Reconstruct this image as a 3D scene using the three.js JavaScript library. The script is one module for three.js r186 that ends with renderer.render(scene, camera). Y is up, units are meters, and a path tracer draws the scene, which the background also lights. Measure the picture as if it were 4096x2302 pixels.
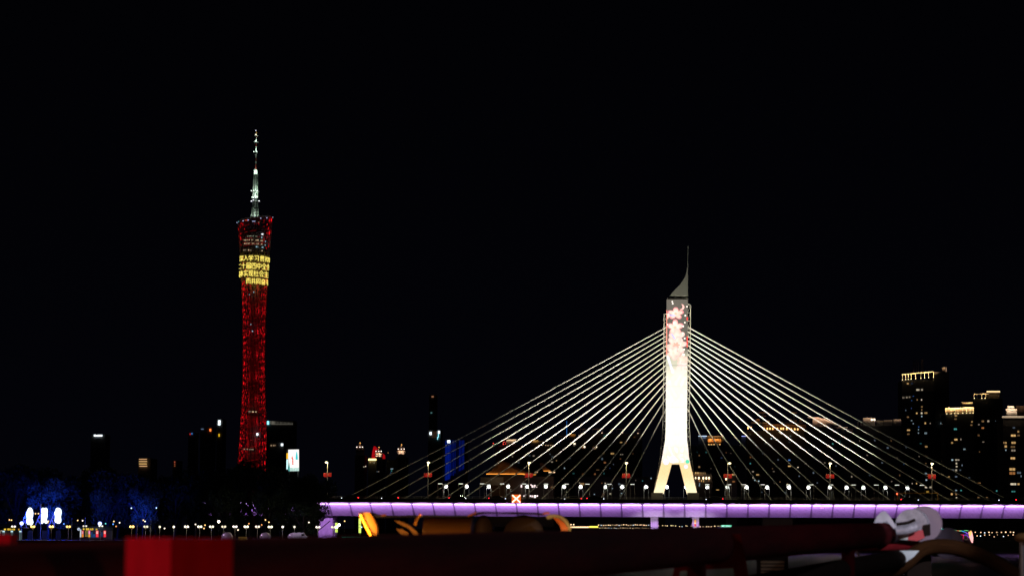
import * as THREE from 'three';
import { mergeGeometries } from 'three/addons/utils/BufferGeometryUtils.js';
import { RectAreaLightUniformsLib } from 'three/addons/lights/RectAreaLightUniformsLib.js';

// ------------------------------------------------------------------ camera, sky, exposure
const scene = new THREE.Scene();
const FOCAL = 10000, PW = 4096, PH = 2302;                       // focal length and frame in photograph pixels
const camera = new THREE.PerspectiveCamera(2 * Math.atan(PH / 2 / FOCAL) * 180 / Math.PI, PW / PH, 0.3, 12000);
camera.rotation.order = 'YXZ';
camera.rotation.set(Math.atan(959 / FOCAL), Math.atan(712 / FOCAL), 0.0042);
camera.position.set(0, 6.5, 0);
camera.focus = 680; camera.userData.fStop = 8.5;
camera.updateMatrixWorld(true);
const renderer = new THREE.WebGLRenderer();
renderer.toneMapping = THREE.LinearToneMapping;
renderer.toneMappingExposure = 1;
renderer.shadowMap.enabled = true;
RectAreaLightUniformsLib.init();
{
  const W = 64, H = 64, data = new Float32Array(W * H * 4);
  for (let j = 0; j < H; j++) {
    const up = Math.sin(((j + 0.5) / H - 0.5) * Math.PI), k = Math.exp(-Math.max(0, up) * 7);
    for (let i = 0; i < W; i++) data.set([0.0004 + 0.0006 * k, 0.0004 + 0.0007 * k, 0.0007 + 0.0019 * k, 1], (j * W + i) * 4);
  }
  const sky = new THREE.DataTexture(data, W, H, THREE.RGBAFormat, THREE.FloatType);
  sky.mapping = THREE.EquirectangularReflectionMapping; sky.magFilter = THREE.LinearFilter; sky.needsUpdate = true;
  scene.background = sky; scene.environment = sky;
}
const moon = new THREE.DirectionalLight(0xfff4e6, 0.002);
moon.position.set(-300, 500, 200); moon.castShadow = true;
Object.assign(moon.shadow.camera, { left: -400, right: 400, top: 400, bottom: -400, far: 3000 });
scene.add(moon, moon.target);

// ------------------------------------------------------------------ helpers
let seed = 12345;
const rnd = () => { seed = (seed * 1664525 + 1013904223) >>> 0; return seed / 4294967296; };
const rr = (a, b) => a + (b - a) * rnd();
const V = (x, y, z) => new THREE.Vector3(x, y, z);
function at(px, py, depth) {                                       // the point seen at (px, py) on the upright plane `depth` metres off
  const d = V((px - PW / 2) / FOCAL, (PH / 2 - py) / FOCAL, -1).applyQuaternion(camera.quaternion);
  return d.multiplyScalar(-depth / d.z).add(camera.position);
}
const used = new Map();
function numbered(name) { const n = used.get(name) ?? 0; used.set(name, n + 1); return n ? name + '_' + String(n).padStart(3, '0') : name; }
function thing(name, label, category, pos = V(0, 0, 0), group) {
  const o = new THREE.Group(); o.name = numbered(name); o.position.copy(pos); scene.add(o);
  o.userData = { label, category }; if (group) o.userData.group = group;
  return o;
}
function part(name, geo, m, parent, pos) {                         // geometry in the parent's space, or centred at pos (world)
  const o = new THREE.Mesh(geo, m); o.name = name;
  if (pos) o.position.copy(pos).sub(parent.isScene ? V(0, 0, 0) : parent.getWorldPosition(V()));
  parent.add(o); return o;
}
function struct(name, geo, m) { const o = part(name, geo, m, scene); o.name = numbered(name); o.userData.kind = 'structure'; return o; }
const local = (p, o) => p.clone().sub(o.getWorldPosition(V()));
const mat = (r, g, b, rough = 0.7, metal = 0) => new THREE.MeshStandardMaterial({ color: new THREE.Color().setRGB(r, g, b), roughness: rough, metalness: metal });
const glow = (r, g, b, k = 1) => { const m = new THREE.MeshStandardMaterial({ color: 0x050505, roughness: 0.6 }); m.emissive = new THREE.Color().setRGB(r, g, b); m.emissiveIntensity = k; return m; };
const boxG = (w, h, d, x = 0, y = 0, z = 0) => { const g = new THREE.BoxGeometry(w, h, d); g.translate(x, y, z); return g; };
function bar(a, b, r, seg = 6) {                                   // a round bar from a to b
  const d = b.clone().sub(a), g = new THREE.CylinderGeometry(r, r, d.length(), seg, 1);
  g.applyQuaternion(new THREE.Quaternion().setFromUnitVectors(V(0, 1, 0), d.clone().normalize()));
  g.translate((a.x + b.x) / 2, (a.y + b.y) / 2, (a.z + b.z) / 2); return g;
}
const merge = (l) => mergeGeometries(l.map((g) => { const q = g.index ? g.toNonIndexed() : g; if (!q.attributes.uv) q.setAttribute('uv', new THREE.BufferAttribute(new Float32Array(q.attributes.position.count * 2), 2)); return q; }));
function tube(pts, r, seg = 24, rad = 8, closed = false) { return new THREE.TubeGeometry(new THREE.CatmullRomCurve3(pts, closed), seg, r, rad, closed); }
function pxBox(x0, y0, x1, y1, D, t, lift = 0) {                   // a box whose front face fills the pixel rectangle at depth D
  const a = at(x0, y1, D), b = at(x1, y0, D);
  return { w: Math.abs(b.x - a.x), h: Math.abs(b.y - a.y), c: V((a.x + b.x) / 2, (a.y + b.y) / 2, -D - t / 2 + lift), t };
}
function boxPart(name, x0, y0, x1, y1, D, t, m, parent, lift = 0) { const b = pxBox(x0, y0, x1, y1, D, t, lift); return part(name, new THREE.BoxGeometry(b.w, b.h, b.t), m, parent, b.c); }
function point(parent, p, r, g, b, I, rad = 5) { const l = new THREE.PointLight(new THREE.Color().setRGB(r, g, b), I); l.position.copy(local(p, parent)); l.shadow.radius = rad; l.castShadow = true; parent.add(l); return l; }
function spot(parent, p, target, r, g, b, I, angle, pen = 1, rad = 10) {
  const l = new THREE.SpotLight(new THREE.Color().setRGB(r, g, b), I, 0, angle, pen);
  l.position.copy(local(p, parent)); l.shadow.radius = rad; l.castShadow = true; parent.add(l);
  l.target.position.copy(local(target, parent)); parent.add(l.target); return l;
}
function shapeG(pts, D, depth, origin) {                            // an upright plate cut to a pixel outline at depth D, thickness behind it
  const s = new THREE.Shape(pts.map(([x, y]) => { const p = at(x, y, D).sub(origin); return new THREE.Vector2(p.x, p.y); }));
  const g = new THREE.ExtrudeGeometry(s, { depth, bevelEnabled: false, curveSegments: 4 }); g.translate(0, 0, -D - origin.z - depth); return g;
}
const ORD = ['first', 'second', 'third', 'fourth', 'fifth', 'sixth', 'seventh', 'eighth', 'ninth', 'tenth', 'eleventh', 'twelfth', 'thirteenth', 'fourteenth', 'fifteenth', 'sixteenth', 'seventeenth', 'eighteenth', 'nineteenth', 'twentieth', 'twenty first', 'twenty second', 'twenty third', 'twenty fourth', 'twenty fifth', 'twenty sixth', 'twenty seventh', 'twenty eighth', 'twenty ninth', 'thirtieth', 'thirty first', 'thirty second', 'thirty third'];
function noiseTex(n, base, amp, rx, ry) {                           // grain for a surface: layered value noise
  const data = new Uint8Array(n * n * 4), grid = (k) => Array.from({ length: k * k }, rnd), g1 = grid(8), g2 = grid(32), g3 = grid(n);
  const s = (g, k, u, v) => { const x = u * k, y = v * k, i = Math.floor(x), j = Math.floor(y), f = x - i, e = y - j, q = (a, b) => g[(b % k) * k + (a % k)]; return (q(i, j) * (1 - f) + q(i + 1, j) * f) * (1 - e) + (q(i, j + 1) * (1 - f) + q(i + 1, j + 1) * f) * e; };
  for (let j = 0; j < n; j++) for (let i = 0; i < n; i++) {
    const v = (s(g1, 8, i / n, j / n) * 0.5 + s(g2, 32, i / n, j / n) * 0.3 + s(g3, n, i / n, j / n) * 0.2 - 0.5) * amp;
    data.set([0, 1, 2].map((c) => Math.max(0, Math.min(255, base[c] * (1 + v)))).concat(255), (j * n + i) * 4);
  }
  const t = new THREE.DataTexture(data, n, n); t.wrapS = t.wrapT = THREE.RepeatWrapping; t.magFilter = THREE.LinearFilter; t.repeat.set(rx, ry); t.colorSpace = THREE.SRGBColorSpace; t.needsUpdate = true; return t;
}

// ------------------------------------------------------------------ materials
const M = {
  concrete: mat(0.36, 0.35, 0.36, 0.85), girder: mat(0.5, 0.5, 0.52, 0.8), fascia: mat(0.06, 0.06, 0.065, 0.8), dark: mat(0.03, 0.03, 0.032, 0.8),
  asphalt: mat(0.05, 0.05, 0.052, 0.9), cable: mat(0.78, 0.76, 0.72, 0.6), steel: mat(0.4, 0.4, 0.4, 0.5, 0.4), pole: mat(0.35, 0.34, 0.32, 0.5, 0.3),
  lattice: mat(0.6, 0.58, 0.5, 0.6), fin: mat(0.24, 0.25, 0.22, 0.9), wallA: mat(0.13, 0.12, 0.115, 0.9), wallB: mat(0.1, 0.09, 0.085, 0.9), pale: mat(0.6, 0.55, 0.47, 0.9),
  trunk: mat(0.08, 0.06, 0.05, 0.9), leafA: mat(0.05, 0.085, 0.035, 0.8), leafB: mat(0.06, 0.095, 0.045, 0.8), rubber: mat(0.02, 0.02, 0.02, 0.9),
  glass: mat(0.02, 0.022, 0.025, 0.15), ground: mat(0.09, 0.085, 0.075, 0.95), bank: mat(0.18, 0.17, 0.16, 0.9), flag: mat(0.6, 0.012, 0.015, 0.8), star: mat(0.8, 0.6, 0.05, 0.7),
};
M.concrete.map = noiseTex(128, [200, 197, 200], 0.35, 1, 1); M.concrete.color.setRGB(0.6, 0.6, 0.6);
M.girder.map = noiseTex(128, [210, 208, 212], 0.22, 0.5, 0.5); M.girder.color.setRGB(0.75, 0.75, 0.75);
const WARM = glow(1, 0.62, 0.28, 1), LAMP = glow(1, 0.95, 0.85, 6), GOLD = glow(1, 0.72, 0.3, 3);

// ------------------------------------------------------------------ ground, water
const GY = 3.2;                                                   // level of the banks, water at 0
{
  const w = new THREE.PlaneGeometry(9000, 6000); w.rotateX(-Math.PI / 2); w.translate(0, 0, -2500);
  const water = new THREE.MeshPhysicalMaterial({ color: new THREE.Color().setRGB(0.006, 0.009, 0.011), roughness: 0.5 });
  const n = 256, d = new Uint8Array(n * n * 4);
  for (let j = 0; j < n; j++) for (let i = 0; i < n; i++) {
    const u = i / n * Math.PI * 2, v = j / n * Math.PI * 2;
    const h = Math.sin(3 * u + 2 * Math.sin(2 * v)) + 0.7 * Math.sin(5 * v + 1.5 * Math.sin(3 * u)) + 0.5 * Math.sin(11 * u - 7 * v) + 0.4 * Math.sin(13 * v + 6 * u) + 0.3 * Math.sin(23 * u + 19 * v);
    d.fill(Math.round(128 + h * 40), (j * n + i) * 4, (j * n + i) * 4 + 3); d[(j * n + i) * 4 + 3] = 255;
  }
  const t = new THREE.DataTexture(d, n, n); t.wrapS = t.wrapT = THREE.RepeatWrapping; t.magFilter = THREE.LinearFilter; t.repeat.set(750, 500); t.needsUpdate = true;
  water.bumpMap = t; water.bumpScale = 0.12;
  struct('river_water', w, water);
  struct('far_bank', boxG(9000, 6, 5200, 0, GY - 3, -3360 - 2), M.ground);
  struct('left_bank', boxG(900, 5.9, 200, -85 - 450, GY - 2.95, -660.5), M.bank);
  struct('near_quay', boxG(60, 5.4, 60, 0, 4.9 - 2.7, 12), M.bank);
}
// ------------------------------------------------------------------ the cable-stayed bridge
const ZF = -667, ZC = -682;                                       // front edge of the deck, plane of the cables
const yOf = (py, D) => at(2760, py, D).y;
const yRoad = yOf(2005, 667), yPar = yOf(1997, 667), ySof = yOf(2017, 667), yBot = yOf(2067, 674.5), yMed = yOf(1985, 682);
const xAt = (px, D) => at(px, 2000, D).x;
const BX0 = -135, BX1 = 135;
const bridge = thing('cable_stayed_bridge', 'cable-stayed bridge with glowing white pylon, fanned cables and violet-lit girder', 'bridge', V(xAt(2702, 682), 0, ZC));
const bp = (name, geo, m, parent = bridge) => { geo.translate(-bridge.position.x, 0, -bridge.position.z); return part(name, geo, m, parent); };
{
  bp('deck', boxG(BX1 - BX0, 0.5, 30, (BX0 + BX1) / 2, yRoad - 0.25, ZC), M.asphalt);
  for (const [z, n] of [[ZF + 0.15, 'parapet'], [ZF - 30.15, 'parapet']]) bp(n, boxG(BX1 - BX0, yPar - ySof, 0.3, (BX0 + BX1) / 2, (yPar + ySof) / 2, z), M.fascia);
  // median barrier under the cables: posts and rails
  bp('median_barrier', boxG(BX1 - BX0, 0.5, 0.5, (BX0 + BX1) / 2, yRoad + 0.25, ZC + 1.6), M.concrete);
  for (const h of [0.75, 1.0, 1.3]) bp('barrier_rail', boxG(BX1 - BX0, 0.07, 0.07, (BX0 + BX1) / 2, yRoad + h, ZC + 1.6), M.steel);
  const posts = []; for (let x = BX0; x < BX1; x += 2) posts.push(boxG(0.08, 0.9, 0.08, x, yRoad + 0.9, ZC + 1.6));
  bp('barrier_posts', merge(posts), M.steel).userData.kind = 'stuff';
  // girder: sloping soffit panels, ribs, flat bottom
  const bay = 84 * 0.0667, zT = ZF - 0.4, zB = ZF - 7.0, x0 = xAt(2739, 667) - 24 * bay;
  const panel = (xa, xb) => { const g = new THREE.BufferGeometry(); g.setAttribute('position', new THREE.Float32BufferAttribute([xa, ySof, zT, xb, ySof, zT, xb, yBot, zB, xa, yBot, zB, xa, ySof - 0.02, zT - 1.2, xb, ySof - 0.02, zT - 1.2, xb, yBot, zB - 1.2, xa, yBot, zB - 1.2], 3)); g.setAttribute('uv', new THREE.Float32BufferAttribute([0, 0, 1, 0, 1, 1, 0, 1, 0, 0, 1, 0, 1, 1, 0, 1].map((v, i) => v * 6 + (i % 2 ? 0 : xa)), 2)); g.setIndex([0, 3, 2, 0, 2, 1, 4, 5, 6, 4, 6, 7, 0, 1, 5, 0, 5, 4, 3, 7, 6, 3, 6, 2, 0, 4, 7, 0, 7, 3, 1, 2, 6, 1, 6, 5]); g.computeVertexNormals(); return g.toNonIndexed(); };
  const ribShadeM = mat(0.17, 0.16, 0.18, 0.8), strip = glow(1, 0.74, 1, 3.2), catwalk = mat(0.45, 0.44, 0.46, 0.8);  // rib grey darkened to stand for the weaker light between luminaires
  const nx = V(0, -6.6, yBot - ySof).normalize();
  for (let i = 0; i < 46; i++) {
    const xa = x0 + i * bay, xb = xa + bay;
    if (xa < BX0 || xb > BX1) continue;
    const pg = panel(xa + 0.2, xb - 0.2); pg.computeVertexNormals();
    bp('soffit_panel', pg, M.girder);
    // transverse rib between two panels, standing proud of them
    const s = new THREE.Shape([new THREE.Vector2(zT - 1.4, ySof - 0.62), new THREE.Vector2(zB, yBot - 0.1), new THREE.Vector2(zB - 0.4, yBot + 0.5), new THREE.Vector2(zT - 1.4, ySof - 0.05)]);
    const rg = new THREE.ExtrudeGeometry(s, { depth: 0.54, bevelEnabled: false }); rg.rotateY(-Math.PI / 2); rg.translate(xa + 0.27, 0, 0);
    bp('rib', rg, ribShadeM);
    // linear luminaire on brackets in front of the edge, and the service pipe above it
    bp('light_strip', boxG(bay - 0.5, 0.16, 0.12, (xa + xb) / 2, ySof - 0.2, ZF + 0.55), strip);
    for (const bx of [xa + 0.6, xb - 0.6]) bp('bracket', boxG(0.08, 0.08, 1.0, bx, ySof - 0.05, ZF + 0.25), M.steel);
    bp('service_pipe', boxG(bay - 0.8, 0.12, 0.12, (xa + xb) / 2, ySof + 0.14, ZF + 0.45), catwalk);
    const L = new THREE.RectAreaLight(new THREE.Color().setRGB(0.63, 0.265, 1), 74, bay - 0.5, 0.5);
    L.position.set((xa + xb) / 2 - bridge.position.x, ySof - 0.7, ZF + 1.3 - bridge.position.z);
    bridge.add(L); bridge.updateMatrixWorld(true); L.lookAt((xa + xb) / 2, ySof - 1.0, zB - 1);
  }
  for (const px of [2497, 2901, 3290]) { const lx = xAt(px, 666), g = []; for (const q of [-0.22, 0.22]) g.push(boxG(0.06, 1.5, 0.06, lx + q, ySof - 0.55, ZF + 1.15)); for (const q of [0, 0.4, 0.8, 1.2]) g.push(boxG(0.44, 0.05, 0.05, lx, ySof - 1.2 + q, ZF + 1.15)); bp('inspection_ladder', merge(g), M.dark); }
  bp('added_light_visor', boxG(BX1 - BX0, 0.08, 2.1, (BX0 + BX1) / 2, ySof + 0.26, ZF + 1.36), M.fascia);  // added plate that keeps the violet light off the parapet
  bp('bottom_slab', boxG(BX1 - BX0, 0.4, 15.6, (BX0 + BX1) / 2, yBot + 0.22, ZC), M.girder);
  // piers
  const pierM = M.concrete;
  const pier = (pxa, pxb, D, zt, name) => { const a = xAt(pxa, D), b = xAt(pxb, D); return bp('pier', boxG(b - a, yBot + 1, zt, (a + b) / 2, (yBot + 1) / 2 - 1, -D - zt / 2), pierM); };
  pier(1275, 1331, 676, 9); pier(2603, 2633, 678, 8); pier(2769, 2797, 678, 8);
  for (const px of [1303, 2618, 2783]) {
    const lx = xAt(px, 660);
    const lamp = bp('unseen_pier_floodlight', boxG(0.8, 0.5, 0.4, lx, 1.2, -660), M.dark);  // out of view low before the pier, placed to light its front
    spot(bridge, V(lx, 1.8, -660.3), V(xAt(px, 676), 7.5, -676), 0.85, 0.6, 1, px < 2000 ? 600 : 900, 0.5, 0.9, 20);
  }
  const gauge = thing('depth_gauge', 'red and yellow striped marker board on the right pylon pier', 'marker', at(2782, 2105, 677.6));
  [[2778, 2078, 2785, 2089, 0], [2778, 2089, 2785, 2094, 1], [2778, 2094, 2785, 2105, 2], [2778, 2105, 2785, 2109, 1]].forEach(([a, b, c, d, k]) => boxPart('panel', a, b, c, d, 677.6, 0.2, [glow(1, 0.45, 0.03, 0.9), glow(1, 0.85, 0.5, 0.9), glow(0.9, 0.03, 0.05, 0.9)][k], gauge));  // board stripes emit their own colour
}
// pylon: outline in photograph pixels, front at the cable plane
const pylonOut = [[2667, 1197], [2752, 1197], [2751, 1400], [2749, 1600], [2748, 1716], [2749, 1759], [2753, 1788], [2756, 1824], [2763, 1860], [2790, 1976], [2748, 1975.5], [2718, 1856], [2687.5, 1856], [2655, 1974.5], [2614, 1974], [2643, 1860], [2650, 1824], [2656, 1788], [2661, 1759], [2663, 1716], [2665, 1500], [2666, 1350]];
{
  const D = 680;
  const org = bridge.position;
  const back = new THREE.Color();
  const concrete2 = mat(0.5, 0.49, 0.47, 0.85);
  const pylon = part('pylon', shapeG(pylonOut, D, 4, org), concrete2, bridge);
  // pedestals under the two legs
  for (const [a, b] of [[2606, 2652], [2750, 2796]]) { const q = pxBox(a, 1974, b, 2004, 679.5, 5); part('pedestal', boxG(q.w, q.h + 0.6, 5), concrete2, pylon, q.c.clone()).position.copy(q.c.clone().sub(org)); }
  // LED screen on the front face
  const W = 176, H = 1600, px0 = 2606, py0 = 1190, sx = W / 190, sy = H / 800, data = new Float32Array(W * H * 4);
  const petals = (x, y, cx, cy, R, n, rot, sq = 1) => { const dx = x - cx, dy = (y - cy) / sq, r = Math.hypot(dx, dy) / R, a = Math.atan2(dy, dx) + rot, e = 0.52 + 0.48 * Math.abs(Math.cos(a * n / 2)); return r < e ? r / e : -1; };
  const flowers = [[2704, 1254, 34, 5, 0.3, 0.75], [2671, 1262, 14, 5, 0.9, 1], [2702, 1310, 34, 5, 1.57, 1], [2709, 1347, 34, 5, 0.4, 1], [2706, 1382, 44, 6, 0.2, 0.9], [2694, 1412, 30, 5, 1.1, 1], [2730, 1440, 26, 5, 0.2, 1], [2735, 1462, 18, 5, 0.7, 1], [2715, 1500, 36, 6, 0.5, 1.1], [2690, 1560, 40, 5, 0.2, 1.1]];
  const dots = [[2690, 1206, 3], [2692, 1214, 3], [2750, 1226, 3], [2743, 1262, 3.4], [2741, 1290, 3], [2698, 1291, 3.6], [2734, 1305, 3.4], [2670, 1298, 2.6], [2740, 1354, 3.4], [2733, 1333, 2.4], [2738, 1398, 3], [2736, 1419, 4]];
  for (let j = 0; j < H; j++) for (let i = 0; i < W; i++) {
    const x = px0 + i / sx, y = py0 + j / sy;
    const cell = 0.86 + 0.14 * Math.sin(i * Math.PI) + (((i * 7 + j * 13) % 5) - 2) * 0.012, g = (rnd() - 0.5);
    let c;
    if (y < 1440) c = [0.145 + g * 0.03, 0.13 + g * 0.03, 0.105 + g * 0.03];
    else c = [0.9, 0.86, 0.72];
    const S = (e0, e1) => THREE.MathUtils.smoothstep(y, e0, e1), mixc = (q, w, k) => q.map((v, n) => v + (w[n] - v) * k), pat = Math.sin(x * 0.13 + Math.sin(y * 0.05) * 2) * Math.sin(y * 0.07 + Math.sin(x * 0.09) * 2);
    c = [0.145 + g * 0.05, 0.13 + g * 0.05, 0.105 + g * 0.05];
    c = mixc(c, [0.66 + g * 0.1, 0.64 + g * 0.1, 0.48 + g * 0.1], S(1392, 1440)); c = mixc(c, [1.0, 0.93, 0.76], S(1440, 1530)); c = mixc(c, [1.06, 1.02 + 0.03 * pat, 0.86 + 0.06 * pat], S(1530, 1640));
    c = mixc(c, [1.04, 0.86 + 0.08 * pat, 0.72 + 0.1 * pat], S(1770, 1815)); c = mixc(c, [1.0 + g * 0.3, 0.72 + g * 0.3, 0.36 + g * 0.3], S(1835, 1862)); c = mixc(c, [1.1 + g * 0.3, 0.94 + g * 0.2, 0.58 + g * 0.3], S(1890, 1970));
    if (y > 1500 && y < 1850) { c = c.map((v) => v * (1 - 0.06 * (Math.abs(x - 2690) < 1 ? 1 : 0) - 0.05 * (Math.abs(x - 2704) < 2 ? 1 : 0) - 0.04 * (Math.abs(x - 2716) < 0.8 ? 1 : 0))); if (pat > 0.5) c = mixc(c, [1.08, 0.9, 0.84], 0.5); if (pat < -0.62) c = mixc(c, [1.1, 1.08, 1.0], 0.8); }
    for (const [fx, fy, R, n, rot, sq] of flowers) {
      const p = petals(x, y, fx, fy, R, n, rot, sq); if (p < 0) continue;
      if (y < 1455) { const rim = p > 0.84; c = p < 0.2 ? (fy > 1330 ? [1.1, 0.8, 0.62] : [1.2, 0.62, 0.4]) : rim ? (fy > 1330 ? [1.05, 0.66, 0.6] : [1.1, 0.34, 0.36]) : [1.15 + g * 0.2, 0.88 - p * 0.18 + pat * 0.1 + g * 0.2, 0.76 - p * 0.2 + pat * 0.12 + g * 0.2]; if (fy > 1370 && fy < 1400 && p < 0.34) c = [1.05, 0.5 + g * 0.3, 0.38 + g * 0.3]; }
      else c = c.map((v, n) => v + ([1.08, 0.9 - p * 0.05, 0.84 - p * 0.06][n] - v) * 0.7);
    }
    if (Math.abs((y - 1262) - (x - 2700) * 0.05) < 2.2 && x > 2678 && x < 2702) c = [0.5, 0.62, 1.1];
    if (Math.hypot(x - 2727, y - 1228) < 12 && Math.hypot(x - 2721, y - 1226) > 11) c = [1.4, 0.7, 0.62];
    if (Math.abs((x - 2672) - (y - 1428) * 0.32) < 4 && y > 1425 && y < 1492) c = [1.0, 1.05, 1.35];
    if (Math.abs((x - 2688) - (y - 1336) * 0.6) < 3.5 && y > 1335 && y < 1356) c = [0.6, 0.62, 0.95];
    for (const [dx, dy, r] of dots) if (Math.hypot(x - dx, y - dy) < r) c = [1.7, 1.5, 1.3];
    if (Math.hypot(x - 2750, y - 1846) < 8) c = [0.12, 0.75, 0.45];
    if (Math.hypot(x - 2744, y - 1866) < 8 || Math.hypot(x - 2692, y - 1838) < 14 || Math.hypot(x - 2664, y - 1848) < 11) c = [1.3, 0.85, 1.15];
    if (x > 2722 && x < 2732 && y > 1800 && y < 1850 && ((Math.floor(y / 8)) % 2)) c = [1.7, 1.5, 1.0];
    if (Math.abs(y - 1462) < 2.2 && (i % 3)) c = c.map((v) => v * 0.62);                     // joints between cabinets
    if (Math.abs(y - 1546) < 1 || Math.abs(y - 1628) < 1 || Math.abs(y - 1790) < 0.8) c = c.map((v) => v * 0.78);
    if (x < 2669 && y > 1240 && y < 1420) c = [1.4, 0.4, 0.3];
    if (x > 2748 && y < 1420 && ((y > 1268 && y < 1282) || (y > 1345 && y < 1390))) c = [1.2, 0.05, 0.05];
    data.set([...c.map((v) => Math.max(0, v) * cell), 1], ((H - 1 - j) * W + i) * 4);
  }
  const tx = new THREE.DataTexture(data, W, H, THREE.RGBAFormat, THREE.FloatType); tx.magFilter = THREE.LinearFilter; tx.needsUpdate = true;
  const g = shapeG(pylonOut, D - 0.14, 0.1, org), p = g.attributes.position, uv = g.attributes.uv, a = at(px0, py0, D - 0.14).sub(org), b = at(px0 + 190, py0 + 800, D - 0.14).sub(org);
  for (let i = 0; i < p.count; i++) uv.setXY(i, (p.getX(i) - a.x) / (b.x - a.x), (p.getY(i) - b.y) / (a.y - b.y));
  const led = new THREE.MeshStandardMaterial({ color: 0x080808, roughness: 0.6, emissive: 0xffffff, emissiveMap: tx, emissiveIntensity: 1.34 });
  const screen = part('led_screen', g, led, pylon); screen.userData.label = 'glowing pixel screen with pink flowers above cream-white light';
  // cap, sail fin and mast
  part('cap', shapeG([[2671, 1192], [2752, 1192], [2752, 1196.6], [2667, 1196.6]], D + 0.2, 3.6, org), M.fin, pylon);
  part('cap_band', shapeG([[2678, 1183.5], [2751, 1183.5], [2751, 1191.6], [2672, 1191.6]], D + 1, 2, org), M.dark, pylon);
  part('cap_rail', merge([bar(at(2671, 1192, D).sub(org), at(2752, 1192, D).sub(org), 0.09), ...[2671, 2690, 2711, 2730, 2752].map((x) => bar(at(x, 1196, D).sub(org), at(x, 1191, D).sub(org), 0.06))]), M.lattice, pylon);
  part('sail_fin', shapeG([[2680, 1183], [2687, 1173], [2697, 1161.5], [2708, 1150], [2719, 1139], [2730.6, 1124], [2740, 1107], [2746.6, 1089], [2749, 1068], [2752.5, 1068], [2752, 1183]], D - 0.25, 0.8, org), M.fin, bridge);
  part('mast', bar(at(2751, 1070, D + 1.5).sub(org), at(2752.5, 980, D + 1.5).sub(org), 0.05), M.fin, bridge);
  // ladder trusses on both sides
  const sides = [[[2657, 1255], [2656.5, 1350], [2655, 1460], [2654, 1600], [2652, 1700], [2647, 1770], [2640, 1830], [2632, 1880], [2617, 1960]], [[2763, 1217], [2762, 1350], [2760.5, 1460], [2759, 1600], [2758, 1700], [2762, 1770], [2768, 1830], [2775, 1880], [2789, 1955]]];
  const inner = [[[2667, 1255], [2666, 1350], [2665, 1500], [2663, 1716], [2656, 1788], [2650, 1824], [2643, 1860], [2620, 1955]], [[2751, 1217], [2751, 1400], [2749, 1600], [2748, 1716], [2753, 1788], [2756, 1824], [2763, 1860], [2785, 1955]]];
  const X = (l, y) => { for (let i = 1; i < l.length; i++) if (y <= l[i][1] || i === l.length - 1) { const [xa, ya] = l[i - 1], [xb, yb] = l[i]; return xa + (xb - xa) * (y - ya) / (yb - ya); } };
  sides.forEach((s, k) => {
    const tr = part('ladder_truss', merge(s.slice(1).map((q, i) => bar(at(...s[i], D - 0.3).sub(org), at(...q, D - 0.3).sub(org), 0.11))), M.lattice, bridge);
    let flip = 0;
    for (let y = s[0][1]; y < 1950; y += 33) {
      part('rung', bar(at(X(s, y), y, D - 0.3).sub(org), at(X(inner[k], y), y, D - 0.3).sub(org), 0.1), M.lattice, tr);
      const y2 = Math.min(1952, y + 31);
      part('diagonal', bar(at(X(s, y + 2), y + 2, D - 0.3).sub(org), at(X(inner[k], y2), y2, D - 0.3).sub(org), 0.06), M.lattice, tr);
    }
  });
  // stay cables
  const yl = [1308.3, 1326.3, 1344.2, 1362.6, 1381.5, 1400.2, 1419.5, 1438.8, 1459.6, 1481.3, 1504, 1529, 1556.5, 1590.7, 1634.8], yr = [1306.9, 1325.6, 1343.5, 1361.5, 1380.1, 1398.8, 1418, 1438, 1458, 1479, 1501, 1526, 1555, 1589, 1634];
  for (let i = 0; i < 15; i++) {
    for (const [px, py, ax] of [[2665, yl[i], 1362 + 79.4 * i], [2751, yr[i], 4060 - 80.6 * i]]) {
      const a = at(px, py, 682), b = V(xAt(ax, 682), yRoad, ZC), mid = a.clone().lerp(b, 0.5); mid.y -= a.distanceTo(b) * 0.0035;
      part('stay_cable', tube([a, mid, b].map((v) => v.sub(org)), 0.148, 20, 8), M.cable, bridge);
    }
  }
}
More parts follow.
